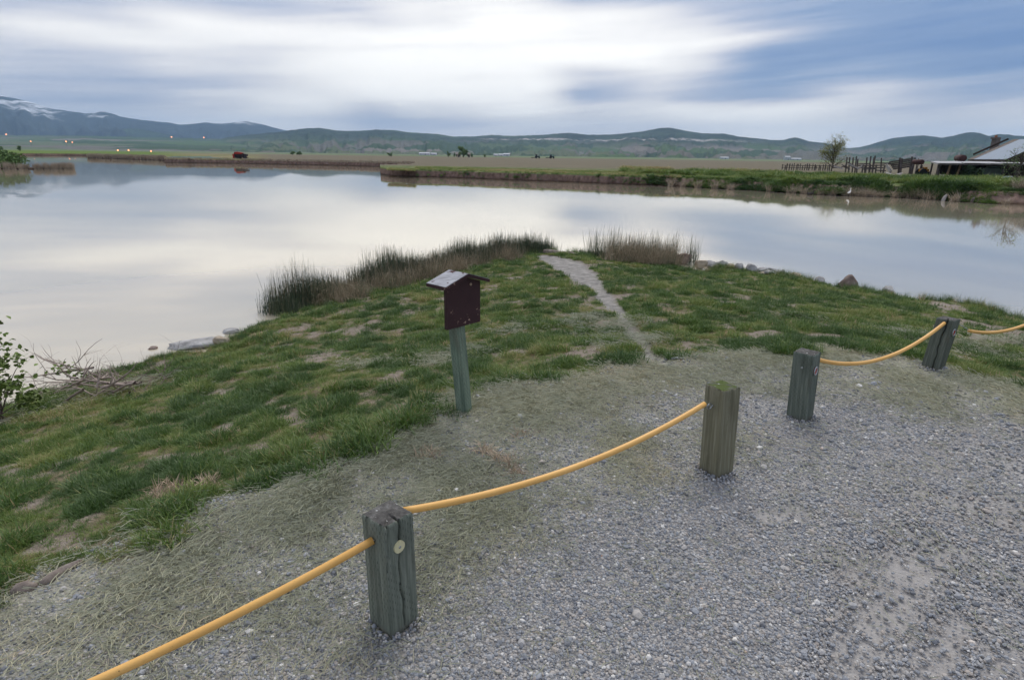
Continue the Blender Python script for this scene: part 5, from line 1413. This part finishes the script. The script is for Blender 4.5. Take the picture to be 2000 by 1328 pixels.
for k in range(7):
    f0, f1_ = k / 7, (k + 1) / 7 - .002
    qq = [Vector(q[0]).lerp(q[1], f0), Vector(q[0]).lerp(q[1], f1_), Vector(q[3]).lerp(q[2], f1_), Vector(q[3]).lerp(q[2], f0)]
    qq = [v + Vector((0, 0, random.uniform(-.03, .03))) for v in qq]
    obj('roof_sheet', corrug(qq, 20, .015), MAT_TIN, shed)
obj('fascia', MB().bar(Vector(q[0]) - Vector((0, -.05, .14)), Vector(q[1]) - Vector((0, -.05, .14)), .06, .16), MAT_OLD, shed)
obj('side_fascia', MB().bar(Vector(q[0]) - Vector((-.05, 0, .12)), Vector(q[3]) - Vector((-.05, 0, .12)), .06, .16), MAT_PALE, shed)
for a, b, Y in [(1832, 1831, 74.2), (1855, 1851, 74.4), (1875, 1870, 74.2), (1897, 1897, 74.3), (1960, 1960, 74.3), (1986, 1986, 74.3), (1819, 1819, 85), (1836, 1835, 85)]:
    zt = (q[0].z if Y < 80 else q[3].z) - .1
    t_ = land_pt(a, Y, zt); b_ = land_pt(b, Y, LAND - .2); stick(shed, 'post', b_, t_, .16, MAT_OLD if a not in (1855, 1875) else plain('tan_post', lin(132, 108, 84), .9, .3, 2))
for k in range(30):
    px0 = 1838 + k * 5.6; obj('back_board', MB().bar(land_pt(px0, 85.6, LAND - .1), land_pt(px0, 85.6, q[3].z - .1), .37, .04, (0, 1, 0)), MAT_DARKW, shed)
for k in range(18):
    Yk = 74.5 + k * .62; obj('end_board', MB().bar(land_pt(2010, Yk, LAND - .1), land_pt(2010, Yk, q[0].z - .1), .55, .04, (1, 0, 0)), MAT_DARKW, shed)
# clutter in the shed: each its own thing
clut = [(1846, 341, 26, 'pale heap of bagged rubble at the left shed post', .9, .5, MAT_CONC), (1860, 341, 10, 'grey broken block under the tilted shed post', .45, .3, MAT_PALE), (1867, 342, 8, 'small white block between the tan shed posts', .35, .22, MAT_CONC), (1883, 342, 8, 'grey lump of scrap right of the tan shed posts', .5, .25, MAT_OLD)]
for i, (a, b, w_, l_, ws_, hs_, mt_) in enumerate(clut):
    p = land_pt(a, 75.0 + i * .3); mb = MB(); rs = random.Random(i)
    for k in range(5): mb.box(p + Vector((rs.uniform(-ws_, ws_) * .5, rs.uniform(-.2, .2), hs_ * rs.uniform(.2, .6))), (ws_ * rs.uniform(.4, .7), .4, hs_ * rs.uniform(.5, .9)), Matrix.Rotation(rs.uniform(-.5, .5), 3, 'Y'), .05)
    tag(obj('rubble_heap', mb, mt_, None, loc=p), l_, 'rubble')
# old wagon box under the shed
wg = land_pt(1941, 75.5); wag = thing('farm_wagon', 'old grey green slatted wagon box under the shed roof', 'wagon', wg)
MAT_WAG = plain('grey_green_paint', lin(96, 104, 100), .8, .3, 2)
for k in range(11): obj('side_board', MB().box(wg + Vector((-1.0 + k * .2, 0, .78)), (.18, .05, 1.0)), MAT_WAG, wag)
obj('top_rail', MB().tube([wg + Vector((-1.15, -.04, .3)), wg + Vector((-1.12, -.04, 1.25)), wg + Vector((-.95, -.04, 1.42)), wg + Vector((1.1, -.04, 1.42)), wg + Vector((1.12, -.04, .3))], .06, 8), MAT_WAG, wag)
obj('bed', MB().box(wg + Vector((0, .8, .35)), (2.2, 1.5, .12)), MAT_OLD, wag)
for sx_ in (-.7, .7): obj('wheel', MB().tube([wg + Vector((sx_, .2, .3)), wg + Vector((sx_, .35, .3))], .32, 16), MAT_TYRE, wag)

# ------------------------------------------------------------------ barn
E1, E2 = fp(1891, 311.5, 92), fp(1964, 311.5, 80); RV = fp(1978, 273.5, 90) - E1
bb = Vector((E1.x + 4, E1.y, LAND)); barn = thing('barn', 'old barn with sloping pale blue metal roof and brick chimney', 'barn', bb)
MAT_BLUE = NT('pale_metal_roof'); p = MAT_BLUE.co()
MAT_BLUE = MAT_BLUE.pbr(MAT_BLUE.mix(MAT_BLUE.mr(MAT_BLUE.noise(p, .5, 6, .7), .55, .72, 0, .5), lin(112, 128, 146), lin(112, 108, 106)), .6, .1, None, .3)
MAT_SHING = plain('old_shingle', lin(112, 104, 98), .95, .35, 3)
ns = 9
for k in range(ns):                              # metal sheets run from eave to ridge, shingles bare at the far rake
    f0 = .16 + .84 * k / ns; f1_ = .16 + .84 * (k + 1) / ns - .004
    a0, a1 = E1.lerp(E2, f0), E1.lerp(E2, f1_)
    obj('roof_sheet', corrug([a0, a1, a1 + RV, a0 + RV], 8, .02), MAT_BLUE, barn)
for j in range(14):
    for i in range(2):
        f0, f1_ = i * .08, i * .08 + .076; g0, g1 = j / 14, (j + 1) / 14 + .012
        a0, a1 = E1.lerp(E2, f0), E1.lerp(E2, f1_); lift = Vector((0, 0, .02 + .015 * (j % 2) - .01 * i))
        obj('shingle', MB().slab([a0 + RV * g0 + lift, a1 + RV * g0 + lift, a1 + RV * g1 + lift, a0 + RV * g1 + lift], .02), MAT_SHING, barn)
obj('rake_board', MB().bar(E1 + RV * .18 + Vector((-.25, .3, .18)), E1 + RV * .97 + Vector((-.25, .3, .22)), .2, .26), MAT_DARKW, barn)
obj('near_rake_board', MB().bar(E2 + Vector((.06, -.05, -.12)), E2 + RV + Vector((.06, -.05, -.12)), .08, .22), MAT_DARKW, barn)
obj('eave_board', MB().bar(E1 - Vector((0, 0, .15)), E2 - Vector((0, 0, .15)), .08, .2), MAT_DARKW, barn)
ex_ = Vector((RV.x, RV.y, 0)); Rg1, Rg2 = E1 + RV, E2 + RV; Of = RV.copy(); Of.z = -RV.z
obj('rear_roof', corrug([Rg1, Rg2, Rg2 + Of, Rg1 + Of], 20, .02), MAT_BLUE, barn)
def vz(v, z): return Vector((v.x, v.y, z))
gw = MB(); ins = Vector((0, .2, 0))
for E_ in (E1, E2):
    s_ = Vector((.1, .25 if E_ is E2 else -.25, 0))
    gw.slab([vz(E_, LAND - .2) + s_, vz(E_ + RV * 2, LAND - .2) + s_, vz(E_ + RV * 2, E_.z - .1) + s_, vz(E_, E_.z - .1) + s_], .1)
    gw.add([E_ + s_ - Vector((0, 0, .1)), E_ + RV + s_ - Vector((0, 0, .15)), E_ + RV + Of + s_ - Vector((0, 0, .1))], [(0, 1, 2)])
gw.slab([vz(E1, LAND - .2) + Vector((.3, 0, 0)), vz(E2, LAND - .2) + Vector((.3, 0, 0)), vz(E2, E2.z - .1) + Vector((.3, 0, 0)), vz(E1, E1.z - .1) + Vector((.3, 0, 0))], .1)
obj('wall', gw, MAT_DARKW, barn)
cb = fp(1943, 284, 93.5); ct = fp(1945, 269, 93.5)
MAT_BRICK = NT('chimney_brick'); p = MAT_BRICK.co()
br_ = MAT_BRICK.n.new('ShaderNodeTexBrick'); MAT_BRICK.l.new(MAT_BRICK.map(p, (1, 1, 1), (R(90), 0, 0)), br_.inputs['Vector']); br_.inputs['Scale'].default_value = 4
br_.inputs['Color1'].default_value = (*lin(112, 104, 100), 1); br_.inputs['Color2'].default_value = (*lin(92, 84, 82), 1); br_.inputs['Mortar'].default_value = (*lin(128, 124, 120), 1)
MAT_BRICK = MAT_BRICK.pbr(br_.outputs[0], .9, 0, None, .1)
chm = obj('chimney', MB().box((cb.x, cb.y, (cb.z + ct.z) / 2 - .4), (.75, .75, ct.z - cb.z + .8)).box((ct.x, ct.y, ct.z - .1), (.88, .88, .22)), MAT_BRICK, barn)
obj('chimney_pot', MB().tube([ct, ct + Vector((0, 0, .32))], [.2, .16], 12), plain('terracotta', lin(150, 100, 72), .8, .2, 4), chm)
# debris below the barn
for i, a in enumerate([(1950, 352, 1972, 345, 63, 64, 'blue grey sheet of tin lying in the grass below the barn'), (1948, 355, 1966, 354, 61, 61, 'pale flat board lying just below the tin sheet'), (1940, 359, 1962, 357, 58, 59, 'tan board nearest the water below the barn')]):
    o = obj('debris_board', MB().bar(fp(*a[:2], a[4]), fp(*a[2:4], a[5]), .6, .08), [MAT_BLUE, MAT_PALE, MAT_CONC][i], None, loc=fp(*a[:2], a[4])); tag(o, a[6], 'board')
# leaning stump in the water below the bank
sb = far_wp(1843, -.5); so = MB().tube([fp(1841, 397, sb[1]), fp(1842, 392, sb[1]), fp(1845, 386, sb[1]), fp(1849, 381, sb[1] + .3)], [.13, .15, .13, .08], 10)
tag(obj('leaning_stump', so, MAT_PALE, None, True, loc=sb), 'bleached bent stump leaning out of the water by the far bank', 'stump')
so = MB().tube([fp(1897, 396, 44.), fp(1899, 391, 44.), fp(1903, 386, 44.2)], [.07, .09, .05], 8)
tag(obj('leaning_stump', so, MAT_OLD, None, True, loc=fp(1897, 396, 44.)), 'small dark stub at the waterline right of the bleached stump', 'stump')

# ------------------------------------------------------------------ birds on the far waterline
def bird(name, label, px, mat, s_, standing):
    p = Vector(far_wp(px, -1.1)); p.z = WZ
    root = thing(name, label, 'bird', p)
    if standing:
        pts = [(-.20, .40), (-.10, .36), (0, .40), (.09, .50), (.10, .62), (.06, .72), (.09, .80), (.14, .83)]; rad = [.015, .07, .10, .08, .035, .025, .035, .02]
        for lx in (-.03, .04): obj('leg', MB().tube([p + Vector((lx, 0, 0)), p + Vector((lx, 0, .36 * s_))], .012, 6), MAT_DARKW, root)
        obj('bill', MB().tube([p + Vector((.13, 0, .83)) * s_, p + Vector((.27, 0, .80)) * s_], [.018, .004], 6), plain('bill', lin(190, 150, 60), .6), root)
    else:
        pts = [(-.28, .12), (-.18, .08), (0, .08), (.14, .12), (.17, .22), (.20, .28), (.26, .28)]; rad = [.01, .08, .11, .08, .04, .05, .02]
        obj('bill', MB().tube([p + Vector((.25, 0, .28)) * s_, p + Vector((.33, 0, .26)) * s_], [.02, .01], 6), plain('duck_bill', lin(60, 56, 40), .6), root)
    obj('body', MB().tube([p + Vector((a, 0, b)) * s_ for a, b in pts], [r_ * s_ for r_ in rad], 12), mat, root, True)
bird('white_egret', 'white wading bird standing at the far waterline', 1658, plain('white_feather', (.8, .8, .8), .8, .05, 5), .85, True)
bird('duck', 'dark duck with pale breast by the far waterline', 1583, plain('dark_feather', lin(58, 52, 48), .8, .4, 6), 1.3, False)

# ------------------------------------------------------------------ red baler on the far left shore
MAT_RP = plain('red_machine_paint', lin(158, 44, 38), .6, .25, 1)
MAT_MD = plain('dark_machine', lin(46, 36, 40), .8, .3, 1)
rb_ = land_pt(473, 168); ba_ = thing('hay_baler', 'red hay baler parked on the far left shore', 'baler', rb_)
def lb(x_, y_, z_): return rb_ + Vector((x_, y_, z_))
obj('hood', MB().add([lb(-1.5, -.8, 1.25), lb(.55, -.8, 1.25), lb(.75, -.8, 1.65), lb(-.9, -.8, 1.85), lb(-1.3, -.8, 1.75), lb(-1.5, .8, 1.25), lb(.55, .8, 1.25), lb(.75, .8, 1.65), lb(-.9, .8, 1.85), lb(-1.3, .8, 1.75)], [(0, 1, 2, 3, 4), (9, 8, 7, 6, 5)] + [(i, i + 5, (i + 1) % 5 + 5, (i + 1) % 5) for i in range(5)]), MAT_RP, ba_)
obj('chamber', MB().box(lb(-.35, 0, .85), (2.1, 1.4, .78)), MAT_MD, ba_)
obj('tailgate', MB().box(lb(-1.66, 0, .75), (.42, 1.5, 1.1)), MAT_RP, ba_)
obj('pickup', MB().tube([lb(1.1, -.8, .45), lb(1.1, .8, .45)], .33, 12), MAT_MD, ba_)
obj('drawbar', MB().bar(lb(.8, 0, .6), lb(2.1, 0, .35), .14, .14), MAT_MD, ba_)
obj('chute', MB().box(lb(1.35, -.2, 1.05), (1.1, .9, .5), Matrix.Rotation(.12, 3, 'Y')), MAT_MD, ba_)
obj('deck', MB().box(lb(1.5, -.2, 1.55), (1.0, .9, .12)), MAT_PALE, ba_)
for sy in (-.85, .85): obj('wheel', MB().tube([lb(-.5, sy - .12, .42), lb(-.5, sy + .12, .42)], .42, 16), MAT_TYRE, ba_)
obj('exhaust', MB().tube([lb(-.75, 0, 1.8), lb(-.75, 0, 2.1)], .07, 8), MAT_MD, ba_)

# ------------------------------------------------------------------ far farm buildings and tractors
MAT_CREAMW = plain('cream_wall', lin(196, 184, 160), .9, .1, .3)
MAT_WHITE = plain('white_metal_wall', lin(180, 184, 190), .7, .06, .2)
MAT_ROOFG = plain('grey_roof', lin(128, 122, 118), .8, .2, .4)
MAT_PANE = plain('dark_pane', lin(40, 46, 54), .2, .1, 1, spec=.6)
def house(name, label, px, Y, w_, d_, h_, roof_h, wall, roof, z=LAND, cat='house', nwin=2):
    p = land_pt(px, Y, z); root = thing(name, label, cat, p)
    def q(x_, y_, z_): return p + Vector((x_, y_, z_))
    W = MB().box(q(0, 0, h_ / 2), (w_, d_, h_)); W.add([q(-w_ / 2, -d_ / 2, h_), q(-w_ / 2, d_ / 2, h_), q(-w_ / 2, 0, h_ + roof_h), q(w_ / 2, -d_ / 2, h_), q(w_ / 2, d_ / 2, h_), q(w_ / 2, 0, h_ + roof_h)], [(0, 1, 2), (3, 5, 4)])
    obj('wall', W, wall, root)
    ro = MB()
    for s_ in (-1, 1): ro.slab([q(-w_ / 2 - .3, s_ * (d_ / 2 + .3), h_ - .05), q(w_ / 2 + .3, s_ * (d_ / 2 + .3), h_ - .05), q(w_ / 2 + .3, 0, h_ + roof_h + .1), q(-w_ / 2 - .3, 0, h_ + roof_h + .1)], .12 * -s_)
    obj('roof', ro, roof, root)
    obj('door', MB().box(q(w_ * .1, -d_ / 2 - .03, min(2, h_ * .8) / 2), (.9, .06, min(2, h_ * .8))), MAT_DARKW, root)
    for k in range(nwin): obj('window', MB().box(q(w_ * (-.33 + .6 * k), -d_ / 2 - .03, h_ * .6), (1.0, .06, .8)), MAT_PANE, root)
house('farmhouse', 'cream farmhouse half hidden by the round tree across the fields', 896, 440, 3.6, 4, 2.1, 1.1, MAT_CREAMW, MAT_ROOFG)
house('farm_outbuilding', 'small cream outbuilding right of the round tree', 916, 438, 2.0, 3, 2.2, 1.0, MAT_CREAMW, MAT_ROOFG, cat='outbuilding', nwin=1)
for i, (px, Y, w_, h_, l_) in enumerate([(989, 900, 9, 3, 'white barn far beyond the ploughed field at the centre'), (978, 950, 7, 2.2, 'low blue grey shed left of the far white barn'), (968, 960, 6, 2, 'leftmost low shed of the far farm at the centre'), (830, 950, 16, 2.6, 'long pale shed far left of the round tree'), (848, 960, 9, 2.2, 'small pale shed beside the long far shed'), (1534, 1000, 8, 5, 'tall white barn at the far field edge near the corral fence'), (1551, 1000, 16, 2.2, 'long low white shed right of the tall white far barn'), (1412, 1100, 14, 2.5, 'pale low shed beneath the bright gap of the hills')]):
    house('far_barn', l_, px, Y, w_, 7, h_, 1.2, MAT_WHITE, MAT_WHITE, cat='barn', nwin=1)
MAT_TRC = plain('dark_tractor_paint', lin(44, 48, 60), .7, .3, .8)
for i, (px, l_) in enumerate([(1049, 'left dark tractor working in the far ploughed field'), (1077, 'right dark tractor working in the far ploughed field')]):
    p = land_pt(px, 420); tr_ = thing('tractor', l_, 'tractor', p, 'tractors in the far field')
    obj('bonnet', MB().box(p + Vector((.7, 0, 1.2)), (1.9, .8, .7)), MAT_TRC, tr_)
    cabo = obj('cab', MB().box(p + Vector((-.7, 0, 1.7)), (1.2, 1.2, 1.5)), MAT_TRC, tr_); obj('roof', MB().box(p + Vector((-.7, 0, 2.5)), (1.4, 1.4, .14)), MAT_TRC, cabo)
    for sx_, rr_ in ((-.8, .85), (1.2, .5)):
        for sy in (-.7, .7): obj('wheel', MB().tube([p + Vector((sx_, sy - .2, rr_)), p + Vector((sx_, sy + .2, rr_))], rr_, 16), MAT_TYRE, tr_)
    obj('implement', MB().bar(p + Vector((-1.4, 0, .6)), p + Vector((-4.2, 0, .4)), 1.4, .35), MAT_MD, tr_)

# ------------------------------------------------------------------ lit yard lamps far off on the left
le = NT('lamp_glow'); MAT_GLOW = le.pbr(lin(255, 170, 110), .5, 0, None, .3, (1, .36, .14), 2.2)
def lamp_at(px, py, dist, label, rad):
    d = ray(px, py); h_ = math.hypot(d[0], d[1]); p = Vector(CAM + d * (dist / h_))
    gz = min(p.z - 7, p.z - 5); root = thing('yard_lamp', label, 'lamp', (p.x, p.y, gz), 'lit yard lamps on the far left slope')
    obj('pole', MB().tube([(p.x, p.y, gz - 6), p], .25, 6), MAT_MD, root)
    obj('globe', MB().tube([p + Vector((0, 0, rad * math.cos(a))) for a in np.linspace(math.pi, 0, 9)], [max(.02, rad * math.sin(a)) for a in np.linspace(0, math.pi, 9)], 10), MAT_GLOW, root, True)
for px, py, dd, rad, l_ in [(12, 263, 3000, 2.2, 'orange lamp highest at the far left edge of the slope'), (60, 276.5, 2200, 1.4, 'orange lamp on the slope above the small far left tree'), (129, 277, 2200, 1.7, 'brighter of two orange lamps above the left inlet'), (141, 278.5, 2200, 1.4, 'right one of two orange lamps above the left inlet'), (230, 294, 900, .8, 'left orange lamp on the flat shore right of the inlet'), (251, 294, 900, .8, 'middle orange lamp on the flat shore right of the inlet'), (295, 296, 900, .85, 'brightest orange lamp at the foot of the left slope'), (335, 268, 3000, 2.2, 'orange lamp high on the slope below the dark foothill'), (398, 269, 3000, 2.2, 'orange lamp highest right of the dark foothill')]:
    lamp_at(px, py, dd, l_, rad)
